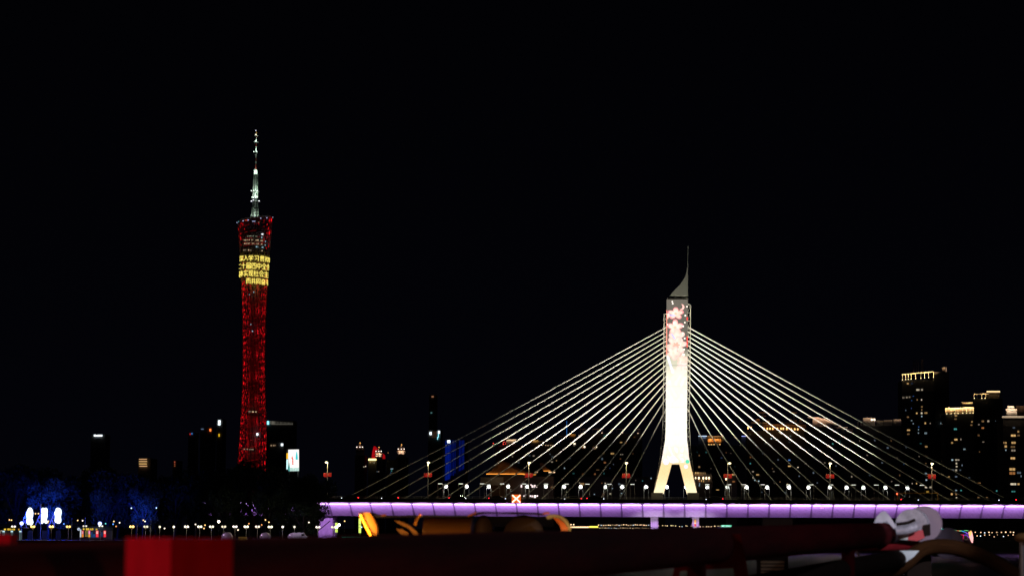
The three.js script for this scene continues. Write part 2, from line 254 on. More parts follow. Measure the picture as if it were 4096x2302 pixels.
// ------------------------------------------------------------------ floodlights on twin posts along the deck
const floodGeo = { post: new THREE.CylinderGeometry(0.06, 0.06, 1, 6), head: new THREE.CylinderGeometry(0.62, 0.5, 0.34, 14) };
const floodFace = glow(0.95, 1, 0.9, 9), rim = glow(0.95, 1, 0.9, 1.4);
const nearPx = [1760, 1843, 1928, 2008, 2096, 2184, 2266, 2350, 2438, 2530, 2830, 2917, 2976, 3052, 3155, 3247, 3326, 3416, 3507, 3590, 3690];
const farPx = [1784, 1867, 1955, 2033, 2109, 2184, 2256, 2323, 2423, 2490, 2585, 2668, 2744, 2830, 2910, 2987, 3069, 3157, 3235, 3320, 3388, 3455, 3543, 3632];
const PX = xAt(2707, 682);
nearPx.forEach((px, i) => {
  const D = 674, p = V(xAt(px, D), yRoad, -D), left = px < 2700, k = left ? 10 - i : i - 9;
  const o = thing('cable_floodlight', `flat floodlight on twin posts aimed up at cables, ${ORD[k - 1]} ${left ? 'left' : 'right'} of the pylon`, 'floodlight', p, 'cable floodlights on the near side of the deck');
  const top = yOf(1940, D) - yRoad;
  for (const s of [-0.6, 0.6]) part('post', bar(V(s, 0, 0), V(s, top, 0), 0.06), M.pole, o);
  const h = part('housing', boxG(1.3, 0.2, 0.8, 0, top + 0.1, 0), M.steel, o);
  part('lens', boxG(1.1, 0.08, 0.6, 0, top + 0.24, -0.02), glow(0.95, 1, 0.85, 2.2), h);
  const tgt = V(PX + (p.x - PX) * 0.52, yRoad + 39 - Math.abs(p.x - PX) * 0.25, ZC);
  spot(o, V(p.x, yRoad + top + 0.5, p.z), tgt, 1, 0.93, 0.76, 1350 + 56 * Math.abs(p.x - PX), 0.36, 1, 15);
});
farPx.forEach((px, i) => {
  const D = 690, p = V(xAt(px, D), yRoad, -D), left = px < 2700, k = left ? 12 - i : i - 11;
  const o = thing('deck_floodlight', `dazzling white floodlight on twin posts, ${ORD[k - 1]} ${left ? 'left' : 'right'} of the pylon centre`, 'floodlight', p, 'dazzling floodlights on the far side of the deck');
  const top = yOf(1947, D) - yRoad, turn = left ? 0.35 : -0.35;
  for (const s of [-0.6, 0.6]) part('post', bar(V(s, 0, 0), V(s, top - 0.3, 0), 0.06), M.pole, o);
  const h = part('housing', new THREE.CylinderGeometry(0.62, 0.5, 0.34, 14), M.steel, o); h.rotation.set(Math.PI / 2 - 0.25, 0, turn); h.position.set(0, top, 0);
  const f = part('lens', new THREE.CylinderGeometry(rr(0.32, 0.42), 0.4, 0.06, 14), glow(0.95, 1, 0.9, rr(1.5, 6)), h); f.position.y = 0.2;
  point(o, V(p.x, yRoad + top - 0.1, p.z + 0.7), 0.95, 1, 0.9, 9, 7);
});
// ------------------------------------------------------------------ street lamps with paired flags
[1308, 1711, 2115, 2505, 2912, 3322, 3730].forEach((px, i) => {
  const D = 668.4, p = V(xAt(px, D), yRoad, -D);
  const o = thing('street_lamp', `tall bridge street lamp with two red flags, ${ORD[i]} from the left`, 'street lamp', p, 'flagged street lamps along the bridge');
  const top = yOf(1853, D) - yRoad, fl = yOf(1894, D) - yRoad, fb = yOf(1911, D) - yRoad, arm = i === 4 ? 0.5 : i === 0 ? -0.3 : 0.1;
  part('pole', new THREE.CylinderGeometry(0.09, 0.15, top, 8).translate(0, top / 2, 0), M.pole, o);
  const h = part('lamp_head', new THREE.SphereGeometry(0.36, 12, 8).scale(1.1, 0.55, 0.9).translate(arm, top + 0.1, 0.1), glow(1, 0.86, 0.45, 4), o);
  part('cap', new THREE.CylinderGeometry(0.2, 0.45, 0.14, 10).translate(arm, top + 0.36, 0.1), M.dark, h);
  point(o, V(p.x + arm, yRoad + top - 0.1, p.z + 0.5), 1, 0.8, 0.42, 40, 8);
  spot(o, V(p.x + arm, yRoad + top + 0.05, p.z + 1.2), V(p.x, yRoad + fb - 3, p.z), 1, 0.82, 0.5, 55, 0.5, 1, 10);
  for (const s of [-1, 1]) {
    const f = part('flag', boxG(0.98, fl - fb, 0.05, s * 0.62, (fl + fb) / 2, 0.12), M.flag, o);
    part('flag_bar', boxG(1.02, 0.06, 0.06, s * 0.62, fl + 0.03, 0.12), M.pole, o);
    const st = new THREE.Shape(); for (let q = 0; q < 10; q++) { const R = q % 2 ? 0.06 : 0.15, a = Math.PI / 2 + q * Math.PI / 5; q ? st.lineTo(R * Math.cos(a), R * Math.sin(a)) : st.moveTo(R * Math.cos(a), R * Math.sin(a)); }
    part('star', new THREE.ExtrudeGeometry(st, { depth: 0.01, bevelEnabled: false }).translate(s * 0.62 - 0.3, fl - 0.28, 0.146), M.star, f);
  }
});
// ------------------------------------------------------------------ lane-control sign, gantry, cars
{
  const o = thing('lane_sign', 'glowing orange lane-control sign with a white cross on the bridge edge', 'sign', at(2065, 2004, 666.4));
  boxPart('panel', 2047, 1977, 2083, 2010, 666.4, 0.25, glow(0.85, 0.14, 0.015, 1), o);
  const cross = [[2049, 1979, 2081, 2008], [2081, 1979, 2049, 2008]];
  cross.forEach(([a, b, c, d]) => part('cross_bar', bar(at(a, b, 666.2).sub(o.position), at(c, d, 666.2).sub(o.position), 0.2), glow(1, 0.72, 0.5, 2.2), o));
  part('bracket', boxG(0.2, 1.2, 0.3), M.steel, o, at(2065, 2004, 666.75));
  const g = thing('height_gantry', 'low yellow height-limit gantry across the road at far right', 'gantry', V(xAt(3672, 671), yRoad, -671));
  const yg = yOf(1968, 671) - yRoad, w = xAt(3754, 671) - xAt(3592, 671), ym = mat(0.55, 0.3, 0.03, 0.6);
  part('beam', boxG(w, 0.18, 0.18, 0, yg, 0), ym, g); for (const s of [-1, 1]) part('post', boxG(0.22, yg, 0.22, s * w / 2, yg / 2, 0), ym, g);
  part('sign_box', boxG(0.7, 0.45, 0.15, (xAt(3712, 671) - g.position.x), yg + 0.35, 0), glow(1, 0.6, 0.1, 0.25), g);
  part('red_lamp', new THREE.SphereGeometry(0.2, 8, 6).translate(-w / 2 - 0.1, yg - 0.25, 0.2), glow(1, 0.12, 0.05, 4), g);
}
function car(name, label, px, D, dir, cols, bus = false) {
  const o = thing(name, label, 'car', V(xAt(px, D), yRoad, -D), 'cars crossing the bridge');
  const L = bus ? 5.0 : 4.6, H = 1.48;
  const prof = [[-L / 2, 0.3], [-L / 2 + 0.05, 0.75], [-L / 2 + 0.5, 0.95], [-L / 2 + 1.2, 1.4], [-0.2, H], [0.6, H - 0.05], [1.35, 1.0], [L / 2 - 0.25, 0.85], [L / 2, 0.6], [L / 2 - 0.05, 0.3]];
  const body = new THREE.ExtrudeGeometry(new THREE.Shape(prof.map(([x, y]) => new THREE.Vector2(x * dir, y))), { depth: 1.6, bevelEnabled: true, bevelSize: 0.06, bevelThickness: 0.08, bevelSegments: 2 });
  body.translate(0, 0, -0.8); const cp = mat(...cols, 0.25, 0.3);
  part('body', body, cp, o);
  const wn = [[-L / 2 + 0.85, 1.0], [-L / 2 + 1.35, 1.33], [-0.2, H - 0.1], [0.5, H - 0.13], [1.05, 1.0]];
  part('side_window', new THREE.ExtrudeGeometry(new THREE.Shape(wn.map(([x, y]) => new THREE.Vector2(x * dir, y))), { depth: 0.02, bevelEnabled: false }).translate(0, 0, 0.88), M.glass, o);
  for (const x of [-1.35, 1.4]) { const wh = part('wheel', new THREE.CylinderGeometry(0.33, 0.33, 0.22, 16).rotateX(Math.PI / 2).translate(x * dir, 0.33, 0.8), M.rubber, o); part('rim', new THREE.CylinderGeometry(0.2, 0.2, 0.24, 12).rotateX(Math.PI / 2).translate(x * dir, 0.33, 0.81), M.steel, wh); }
  part('tail_lamp', boxG(0.18, 0.2, 0.5, dir * (-L / 2 + 0.03), 0.8, 0.66), glow(1, 0.02, 0.03, 5), o);
  part('headlamp', boxG(0.2, 0.16, 0.5, dir * (L / 2 - 0.1), 0.68, 0.66), glow(0.8, 0.9, 1, 3), o);
  return o;
}
car('car', 'dark saloon with a red tail lamp, left of the first floodlights', 1831, 671, 1, [0.03, 0.03, 0.035]);
car('car', 'dark saloon driving left near the end of the bridge', 1560, 672, -1, [0.04, 0.04, 0.04]);
car('car', 'dark car with one red lamp between the floodlights and lane sign', 1990, 673, 1, [0.1, 0.1, 0.1]);
car('car', 'pale-roofed car halfway between the lane sign and pylon', 2292, 676, -1, [0.3, 0.3, 0.28]);
car('car', 'black car with bright red tail lamp nearest left of the pylon', 2383, 670, 1, [0.02, 0.02, 0.022]);
car('car', 'dark car with white headlamp just right of the pylon', 2858, 672, -1, [0.05, 0.05, 0.05]);
car('car', 'grey car with red lamp below the yellow gantry', 3640, 671, 1, [0.08, 0.08, 0.08]);
car('car', 'grey saloon at the far right end of the bridge', 4030, 670, -1, [0.14, 0.14, 0.14]);
car('car', 'dark car at the left end of the bridge with white lamp', 1400, 671, -1, [0.05, 0.05, 0.05]);
// ------------------------------------------------------------------ the lattice television tower
{
  const D = 3800, S = D / FOCAL, gy = GY, base = V(at(1009, 2100, D).x, gy, -D);
  const tower = thing('lattice_tower', 'slender twisted lattice television tower glowing red with yellow lettering and antenna', 'tower', base);
  const yRoof = at(1019, 877, D).y - gy, R0 = 83 * S, R1 = 71 * S, DEL = -108.4 * Math.PI / 180, TILT = 0.15, N = 24, RINGS = 46;
  const cxAt = (t) => (at(1019, 877, D).x - base.x) * t * 0.9;
  const axis = (t) => cxAt(t);
  const P = (a, t, k = 1) => { const x = (R0 * Math.sin(a) * (1 - t) + R1 * Math.sin(a + DEL) * t) * k, z = (R0 * Math.cos(a) * (1 - t) + R1 * Math.cos(a + DEL) * t) * k; return V(x + axis(t), t * yRoof + TILT * x, z); };
  const R = (t) => Math.sqrt(R0 * R0 * (1 - t) ** 2 + 2 * R0 * R1 * Math.cos(DEL) * t * (1 - t) + R1 * R1 * t * t);
  const steel = mat(0.42, 0.38, 0.38, 0.6), coreM = mat(0.3, 0.27, 0.27, 0.8), red = glow(1, 0.006, 0.012, 1.7), red2 = glow(1, 0.006, 0.012, 0.75), red3 = glow(1, 0.008, 0.015, 0.3);
  for (let j = 0; j < N; j++) { const a = j / N * Math.PI * 2; part('column', bar(P(a, 0), P(a, 1.0), 0.62, 6), steel, tower); }
  for (let i = 3; i <= RINGS; i++) {
    const t = i / RINGS, pts = []; for (let j = 0; j < 32; j++) pts.push(P(j / 32 * Math.PI * 2, t, 0.985));
    part('ring', tube(pts, 0.34, 48, 4, true), steel, tower);
  }
  for (let j = 0; j < N; j++) {                                    // one run of braces per column, climbing one column per ring the other way
    const gs = []; for (let i = 3; i < RINGS; i++) { const step = Math.PI * 2 / N; gs.push(bar(P((j + 0) * step, i / RINGS, 0.97), P((j + 1) * step, (i + 1) / RINGS, 0.97), 0.26, 4)); }
    part('brace_run', merge(gs), steel, tower);
  }
  // red lamps: slim double-sided plates on the columns, turned along the lattice, so that they show most towards the two edges
  const plates = [];
  for (let j = 0; j < N; j++) for (let i = 3; i < RINGS; i++) {
    const t = (i + 0.2 + 0.5 * rnd() + (j % 3) * 0.12) / RINGS, a = j / N * Math.PI * 2, p = P(a, t, 0.96), th = Math.atan2(p.x - axis(t), p.z);
    if (t > 0.815 && t < 0.905 && Math.abs(th) < 1.8) continue;
    const upper = t > 0.8, keep = upper ? 0.45 : 0.96; if (rnd() > keep) continue;
    plates.push({ p, th, front: p.z > -6, t, size: Math.abs(Math.sin(th)) });
  }
  plates.sort((q, w) => (w.front - q.front) || w.size - q.size);
  const rest = [];
  const gPlate = [2.6, 3.6, 5.2, 2.0].map((h) => new THREE.BoxGeometry(0.25, h, 1.1));
  plates.forEach((q, i) => {
    const k = Math.floor(rnd() * 4), m = [red, red, red2, red2, red3][Math.floor(rnd() * 5)];
    if (i < 280) { const o = part('red_lamp', gPlate[k], m, tower); o.position.copy(q.p); o.rotation.y = q.th; return; }
    const g = gPlate[k].clone(); g.rotateY(q.th); g.translate(q.p.x, q.p.y, q.p.z); rest.push(g);
  });
  part('red_lamps', merge(rest), red2, tower).userData.kind = 'stuff';
  const ringGlow = [];                                              // thin glowing lines standing for red light on the front rings
  for (let i = 4; i < RINGS; i++) for (let j = 0; j < 48; j++) { const a = j / 48 * Math.PI * 2, t = i / RINGS, p = P(a, t, 1.0), q = P(a + 0.13, t, 1.0); if (p.z < 2 || rnd() < 0.4 || (t > 0.81 && t < 0.91)) continue; ringGlow.push(bar(p, q, 0.2, 4)); }
  part('ring_glow', merge(ringGlow), red3, tower).userData.kind = 'stuff';
  // core with lift shaft and floors
  const core = part('core', new THREE.CylinderGeometry(8, 9, yRoof * 0.97, 20).translate(axis(0.5), yRoof * 0.485, 0), coreM, tower);
  for (const [t0, t1] of [[0.2, 0.225], [0.36, 0.38], [0.47, 0.475], [0.66, 0.67], [0.86, 0.965]]) {
    for (let t = t0; t <= t1 + 1e-6; t += 0.0105) part('floor', new THREE.CylinderGeometry(R(t) * 0.82, R(t) * 0.82, 0.8, 28).translate(axis(t), t * yRoof, 0), coreM, tower);
  }
  for (let k = 0; k < 11; k++) { const t = 0.2 + k * 0.072, r = (8 + R(t)) / 2; for (const a of [0.9, -1.1]) point(tower, V(base.x + axis(t) + r * Math.sin(a), gy + t * yRoof, base.z + r * Math.cos(a)), 1, 0.01, 0.02, t > 0.78 ? 22 : 80, 40); }
  // lit windows of the top floors and a few lower ones
  const win = [['w', 1000, 951, 4], ['w', 1008, 950, 7], ['w', 1020, 950, 9], ['w', 1035, 951, 7], ['c', 1053, 954, 6], ['b', 1056, 941, 7], ['y', 988, 965, 9], ['y', 1003, 965, 9], ['y', 1018, 965, 7], ['y', 1037, 966, 11], ['y', 1053, 967, 10], ['c', 1065, 968, 6], ['y', 989, 979, 9], ['y', 1004, 979, 9], ['y', 1021, 979, 8], ['y', 1038, 980, 10], ['y', 1052, 981, 7], ['c', 1064, 983, 5], ['c', 1036, 992, 8], ['c', 1056, 993, 6], ['d', 979, 1004, 6], ['d', 989, 1004, 7], ['y', 1004, 1005, 7], ['d', 1011, 1006, 5], ['y', 1053, 1006, 7], ['d', 1004, 1647, 9], ['y', 1018, 1648, 9], ['y', 1030, 1648, 4], ['d', 982, 1797, 8], ['d', 995, 1797, 8], ['d', 1008, 1798, 7], ['d', 1018, 1798, 8], ['c', 1021, 1172, 4], ['c', 1037, 1737, 7], ['c', 1005, 1181, 3], ['c', 1009, 1300, 3], ['c', 1016, 1327, 3]];
  const wm = { w: glow(0.75, 0.8, 0.55, 0.8), y: glow(1, 0.7, 0.42, 0.75), c: glow(0.5, 0.85, 1, 0.8), b: glow(0.9, 0.95, 1, 2.5), d: glow(0.8, 0.6, 0.42, 0.4) };
  for (const [k, x, y, w] of win) { const p = at(x, y, D).sub(base), t = p.y / yRoof, r = R(t) * 0.9, dx = p.x - axis(t); p.z = Math.sqrt(Math.max(9, r * r - dx * dx)); part('window', boxG(w * S, (k === 'w' ? 1.6 : 4) * S, 0.6), wm[k], tower).position.copy(p); }
  const sc1 = at(1037, 1738, D).sub(base); part('window', boxG(7 * S, 9 * S, 0.6), wm.b, tower).position.set(sc1.x, sc1.y, R(0.3) * 0.93);
  // roof: tilted deck, parapet things, aircraft lamps
  const roof = part('roof_deck', new THREE.CylinderGeometry(R1 * 0.97, R1 * 0.97, 1.5, 32), coreM, tower); roof.position.set(axis(1), yRoof, 0); roof.rotation.z = Math.atan(TILT);
  for (let k = 0; k < 22; k++) { const x = rr(-0.9, 0.9) * R1, z = rr(0, 0.4) * R1, h = rr(1.2, 4); part('roof_cabin', boxG(rr(1.2, 4), h, 2, axis(1) + x, yRoof + TILT * x + h / 2, z), mat(0.12, 0.09, 0.08), tower); }
  const rl = [[948, 890, 'a'], [960, 890, 'c'], [982, 890, 'a'], [1004, 888, 'a'], [1053, 880, 'a'], [1074, 876, 'a'], [1090, 869, 'a'], [1023, 893, 'a'], [1030, 893, 'a'], [1045, 896, 'd'], [996, 888.5, 'r']];
  const rm = { a: glow(0.6, 0.65, 1, 2), c: glow(0.2, 0.7, 0.8, 0.8), d: glow(0.8, 0.7, 0.4, 0.6), r: glow(1, 0.1, 0.05, 1) };
  for (const [x, y, k] of rl) { const p = at(x, y, D).sub(base), dx = p.x - axis(1); p.z = Math.sqrt(Math.max(1, R1 * R1 - dx * dx)) + 0.5; part('roof_lamp', boxG((k === 'r' ? 12 : 3.4) * S, 1.7 * S, 0.5), rm[k], tower).position.copy(p); }
  // lettering, stroke by stroke
  const G = {
    '深': '1,1,2,2|.5,3.5,1.5,4.5|.5,9,2,6|3.2,3,3.5,1.5,9.5,1.5,9.2,3|5.3,2.5,4,4.3|7,2.5,8.5,4.3|3.3,6,9.6,6|6.4,4.5,6.4,9.8|6.2,6.2,3.5,9|6.6,6.2,9.5,9', '入': '3.5,1,5,1.5,6.5,5,9.5,9.3|5.3,3,4,6.5,.6,9.3',
    '学': '2,.8,3,2|5,.5,5.4,1.8|8,.6,7,2|1,4.2,1,2.8,9,2.8,9,4.2|3,4.5,7,4.5,5,5.8,5,9.3,3.8,9.2|.8,6.8,9.2,6.8', '习': '1,1.2,8.7,1.2,8.5,9,7,8.8|2.5,3.2,5,4.6|1.5,7.6,6.5,5.6',
    '贯': '2.5,.8,7.8,.8,7.3,4,2,4,2.5,.8|.5,2.4,9.5,2.4|5,.8,5,4|2,8,2,5,8,5,8,8|5,5.8,4.5,8,1.5,9.6|5.8,8,8.5,9.6', '彻': '2.5,.5,.8,2.8|2.8,3,.5,5.8|1.8,4.8,1.8,9.6|3.2,3.8,6,3.2|4.4,1,4.4,8,6,7.2|6,2,9.5,2,9.2,9,8,8.8|7.6,2,7.4,6,5.8,9.6',
    '二': '1.5,2.2,8.5,2.2|.5,8.5,9.5,8.5', '十': '.5,4,9.5,4|5,.5,5,9.7', '届': '1.8,3.5,9,3.5,9,1,1.8,1,1.8,5,.6,9.5|3.3,5.2,3.3,9.5,9,9.5,9,5.2,3.3,5.2|3.3,7.3,9,7.3|6.1,4,6.1,9.5', '四': '.8,1.5,9.2,1.5,9.2,9,.8,9,.8,1.5|3.8,1.5,3.5,5,1.8,6.5|6.2,1.5,6.2,5.8,8.5,5.8',
    '中': '1,2.5,9,2.5,9,6.5,1,6.5,1,2.5|5,.5,5,9.8', '全': '.5,4.5,5,.5,9.5,4.5|2.5,4.5,7.5,4.5|2.5,6.8,7.5,6.8|5,4.5,5,9.2|.8,9.3,9.2,9.3', '会': '.5,4.2,5,.5,9.5,4.2|3,3.9,7,3.9|1.2,5.8,8.8,5.8|4.5,5.8,2.2,9,7.8,8.6|6.8,7.2,8.5,9.6',
    '基': '5,1.5,8.5,1.5|7,.5,7,5.8|5,3,7,3|5,4.4,7,4.4|5,5.8,9.5,5.8|6.8,6,9,8|5,7.6,7,7.6|5,6.5,5,9.4|5,9.5,9,9.5', '本': '.8,2.8,9.2,2.8|5,.5,5,9.8|4.8,3,.8,7.5|5.2,3,9.2,7.5|3,7.5,7,7.5', '实': '5,.2,5.2,1.2|1,3,1,1.6,9,1.6,9,3|2.5,3.3,3.6,4.2|2,4.9,3.2,5.8|.8,6.8,9.2,6.8|5.2,2.8,5,6.8,1,9.6|6,7.6,8.8,9.6',
    '现': '.5,1.3,4,1.3|.5,4.6,4,4.6|.5,8.5,4,7.8|2.2,1.3,2.2,8|5,6.3,5,1,9,1,9,6.3|7,2.5,6.8,6,4.5,9.6|7.2,6,7.2,9.2,9.5,9.2,9.5,8', '社': '2,.5,2.6,1.5|.6,2.6,4,2.6,.6,6|2.5,4.5,2.5,9.7|2.9,5,4,6|4.8,4,9.5,4|7.1,1,7.1,9|4.5,9,9.7,9', '主': '4.3,.4,5.5,1.4|1,2.6,9,2.6|1.5,5.8,8.5,5.8|.6,9.2,9.4,9.2|5,2.6,5,9.2',
    '而': '.6,1,9.4,1|5,1,4.3,3|1.2,9.5,1.2,3,8.8,3,8.8,9.3,7.8,9|3.8,3,3.8,8.8|6.3,3,6.3,8.8', '共': '.8,2.8,9.2,2.8|3.2,.5,3.2,6.3|6.8,.5,6.8,6.3|.5,6.3,9.5,6.3|3.5,7,1.2,9.6|6.5,7,8.8,9.6', '同': '1.2,9.6,1.2,1,8.8,1,8.8,9.4,7.6,9.2|3,3,7,3|3.2,5,6.8,5,6.8,7.8,3.2,7.8,3.2,5',
    '奋': '.8,2,9.2,2|5,.3,4.5,2.5,.6,5|5.5,2,9.4,5|2,5.2,8,5.2,8,9.5,2,9.5,2,5.2|2,7.3,8,7.3|5,5.2,5,9.5', '斗': '2.5,1,4,2.2|1.8,3.6,3.4,4.8|.5,7,9.5,6.2|6.5,.5,6.5,9.7',
  };
  const rows = [[815, 925, '深145,240 入240,337 学338,442 习448,542 贯548,632 彻634,697'], [950, 1070, '二100,188 十190,287 届290,392 四398,492 中494,580 全582,656 会655,700'], [1090, 1210, '基100,160 本155,238 实243,337 现340,432 社436,527 会530,616 主615,680'], [1235, 1350, '而288,387 共388,477 同480,562 奋565,636 斗638,672']];
  const yellow = glow(1, 0.8, 0.14, 1.4);
  const clip = [[128, 697], [126, 683], [128, 670], [285, 660]];
  rows.forEach(([y0, y1, list], ri) => list.split(' ').forEach((e) => {
    const ch = e[0], [x0, x1] = e.slice(1).split(',').map(Number), gs = [];
    for (const s of G[ch].split('|')) {
      const v = s.split(',').map(Number);
      for (let q = 0; q + 3 < v.length; q += 2) {
        let pts = [[v[q], v[q + 1]], [v[q + 2], v[q + 3]]].map(([u, w]) => [x0 + u / 10 * (x1 - x0), y0 + w / 10 * (y1 - y0) + (x0 - 145) * 0.03]);
        const cl = clip[ri]; pts = pts.map(([x, y]) => [Math.max(cl[0], Math.min(cl[1], x)), y]);
        if (pts[0][0] === pts[1][0] && (pts[0][0] === cl[0] || pts[0][0] === cl[1]) && v[q] !== v[q + 2]) continue;
        const w = pts.map(([x, y]) => { const p = at(930 + x / 4.672, 850 + y / 4.672, D).sub(base), t = p.y / yRoof, r = R(t) * 1.03, dx = p.x - axis(t); p.z = Math.sqrt(Math.max(4, r * r - dx * dx)) + 1; return p; });
        gs.push(bar(w[0], w[1], 0.42, 4));
      }
    }
    part('character', merge(gs), yellow, tower);
  }));
  // antenna mast in stages, each with its platform and uplights
  const ax = (y) => at(1019 + (877 - y) * 6 / 352, y, D).sub(base).setZ(0);
  const wht = mat(0.75, 0.78, 0.74, 0.6), redp = mat(0.3, 0.05, 0.04, 0.7), lampG = glow(0.8, 1, 0.85, 3);
  const stage = (ya, yb, wa, wb, m, name = 'mast_stage') => {       // lattice stage between two heights, widths in pixels
    const a = ax(ya), b = ax(yb), gs = [], K = 8, q = (p, w, j) => p.clone().add(V(Math.cos(j / K * 6.2832) * w * S / 2, 0, Math.sin(j / K * 6.2832) * w * S / 2));
    for (let j = 0; j < K; j++) gs.push(bar(q(a, wa, j), q(b, wb, j), 0.26, 4));
    const n = Math.max(2, Math.round((ya - yb) / 9));
    for (let k = 0; k < n; k++) { const u = k / n, u2 = (k + 1) / n, pa = a.clone().lerp(b, u), pb = a.clone().lerp(b, u2), w1 = wa + (wb - wa) * u, w2 = wa + (wb - wa) * u2; for (let j = 0; j < K; j++) { gs.push(bar(q(pa, w1, j), q(pb, w2, j + 1), 0.16, 3)); gs.push(bar(q(pb, w2, j), q(pb, w2, j + 1), 0.16, 3)); } }
    return part(name, merge(gs), m, tower);
  };
  const solid = (ya, yb, wa, wb, m) => { const a = ax(ya), b = ax(yb); return part('mast_section', new THREE.CylinderGeometry(wb * S / 2, wa * S / 2, b.y - a.y, 8).translate((a.x + b.x) / 2, (a.y + b.y) / 2, 0), m, tower); };
  const plat = (y, w) => { const p = ax(y); part('platform', new THREE.CylinderGeometry(w * S / 2, w * S / 2, 0.8, 12).translate(p.x, p.y, 0), mat(0.3, 0.3, 0.3), tower); };
  stage(878, 808, 34, 22, wht); stage(792, 766, 23, 20, wht); stage(764, 700, 20, 18, wht); part('mast_core', bar(ax(878), ax(696), 1.2, 8), wht, tower);
  solid(803, 792, 26, 24, M.dark); solid(697, 678, 14, 13, wht); solid(678, 655, 8, 8, redp); solid(655, 645, 7, 7, wht); solid(645, 632, 7, 7, redp); solid(632, 612, 7, 6.5, mat(0.4, 0.38, 0.36));
  solid(608, 586, 7, 4.5, wht); solid(586, 572, 4, 4, redp); solid(568, 550, 8, 3, wht); solid(550, 545, 3.4, 3.2, redp); solid(541, 534, 7, 3.6, mat(0.7, 0.5, 0.3)); solid(534, 525, 3, 2, mat(0.6, 0.25, 0.05));
  for (const [y, w] of [[543, 19], [569, 19], [609, 16], [699, 25], [765, 34], [804, 38]]) plat(y, w);
  const lamp = (x, y, m = lampG, w = 3.2) => { const p = at(x, y, D).sub(base); p.z = 6; part('uplight', boxG(w * S, 2.6 * S, 1), m, tower).position.copy(p); };
  [[1002, 875], [1013, 873], [1024, 873], [1034, 875]].forEach(([x, y]) => lamp(x, y, lampG, 4)); [[1010, 790], [1016, 791], [1024, 791], [1030, 790]].forEach(([x, y]) => lamp(x, y)); [[1007, 764], [1017, 764], [1031, 764]].forEach(([x, y]) => lamp(x, y));
  [[1007, 806], [1015, 802], [1038, 805]].forEach(([x, y]) => lamp(x, y, glow(0.9, 0.85, 1, 2.4), 4)); [[1017, 608], [1029, 608]].forEach(([x, y]) => lamp(x, y, lampG, 2.6)); lamp(1025, 524, glow(0.8, 0.8, 1, 2), 2.4); lamp(1025, 540, glow(1, 0.9, 0.7, 2.4), 5); lamp(1024, 566, lampG, 5);
  for (const [y, I, up] of [[874, 620, 30], [790, 800, 24], [763, 520, 24], [688, 900, 6], [602, 500, 8], [564, 450, 6], [539, 260, 4]]) { const p = ax(y).add(base); for (const s of [-1, 1]) point(tower, V(p.x + s * 3.5, p.y + 0.5, p.z + (y > 700 ? 8 : 4.5)), 0.74, 1, 0.8, I * (y > 700 ? 0.3 : 0.16), 20); }
}
// ------------------------------------------------------------------ buildings of the city behind
const WIN = { W: [1, 0.86, 0.62, 0.9], w: [0.9, 0.74, 0.55, 0.35], Y: [1, 0.6, 0.22, 0.8], y: [1, 0.58, 0.24, 0.3], O: [1, 0.4, 0.12, 0.5], o: [1, 0.4, 0.15, 0.2], C: [0.62, 0.88, 1, 0.7], c: [0.55, 0.75, 0.95, 0.22], T: [0.15, 0.75, 0.7, 0.5], t: [0.12, 0.5, 0.5, 0.2], B: [0.12, 0.35, 1, 0.7], b: [0.2, 0.35, 0.9, 0.25], X: [1, 0.85, 0.6, 4], P: [1, 0.8, 0.78, 3] };
const winM = Object.fromEntries(Object.entries(WIN).map(([k, [r, g, b, s]]) => [k, [0.7, 1, 1.25].map((q) => glow(r, g, b, s * q * 0.72))]));
function up(parent, p, r, g, b, I) { return spot(parent, p, V(p.x, p.y + 3, p.z - 1.7), r, g, b, I * 3.2, 0.95, 0.7, 10); }   // an uplight, mostly unseen, that grazes the wall behind it
function windows(parent, list, D) {                                // [x, y, w, h, kind] in photograph pixels, centre and size
  for (const [x, y, w, h, k] of list) {
    const q = pxBox(x - w * 0.44, y - h * 0.42, x + w * 0.44, y + h * 0.42, D, 0.3, 0.15), m = winM[k][Math.floor(rnd() * 3)];
    const f = part('window', boxG(q.w, q.h, q.t), m, parent, q.c);
    if (w > 6 && h > 5) { part('mullion', boxG(q.w * 0.07, q.h, 0.1, q.w * rr(-0.15, 0.15), 0, q.t / 2 + 0.05), M.dark, f); if (rnd() < 0.6) part('sash', boxG(q.w, q.h * 0.08, 0.1, 0, q.h * rr(-0.1, 0.25), q.t / 2 + 0.05), M.dark, f); }
  }
}
function building(name, label, boxes, D, m = M.wallA, floors = true) {   // boxes: [x0, yTop, x1, extra depth, thickness]
  const x0 = Math.min(...boxes.map((b) => b[0])), x1 = Math.max(...boxes.map((b) => b[2]));
  const o = thing(name, label, 'building', V((at(x0, 2000, D).x + at(x1, 2000, D).x) / 2, GY, -D));
  for (const [a, t, b, dz = 0, th = 18] of boxes) {
    const l = at(a, t, D + dz), r = at(b, t, D + dz), h = l.y - GY, w = r.x - l.x;
    const wall = part('wall', boxG(w, h, th), m, o, V((l.x + r.x) / 2, GY + h / 2, -D - dz - th / 2));
    if (floors) for (let y = 3.2; y < h - 1; y += 6.4) part('floor_band', boxG(w + 0.3, 0.5, th + 0.3, 0, y - h / 2, 0), m, wall);
  }
  return o;
}
const tr = (l, X, Y, s) => l.map(([x, y, w, h, k]) => [X + x / s, Y + y / s, w / s, h / s, k]);
const warmWall = mat(0.55, 0.48, 0.38, 0.85);
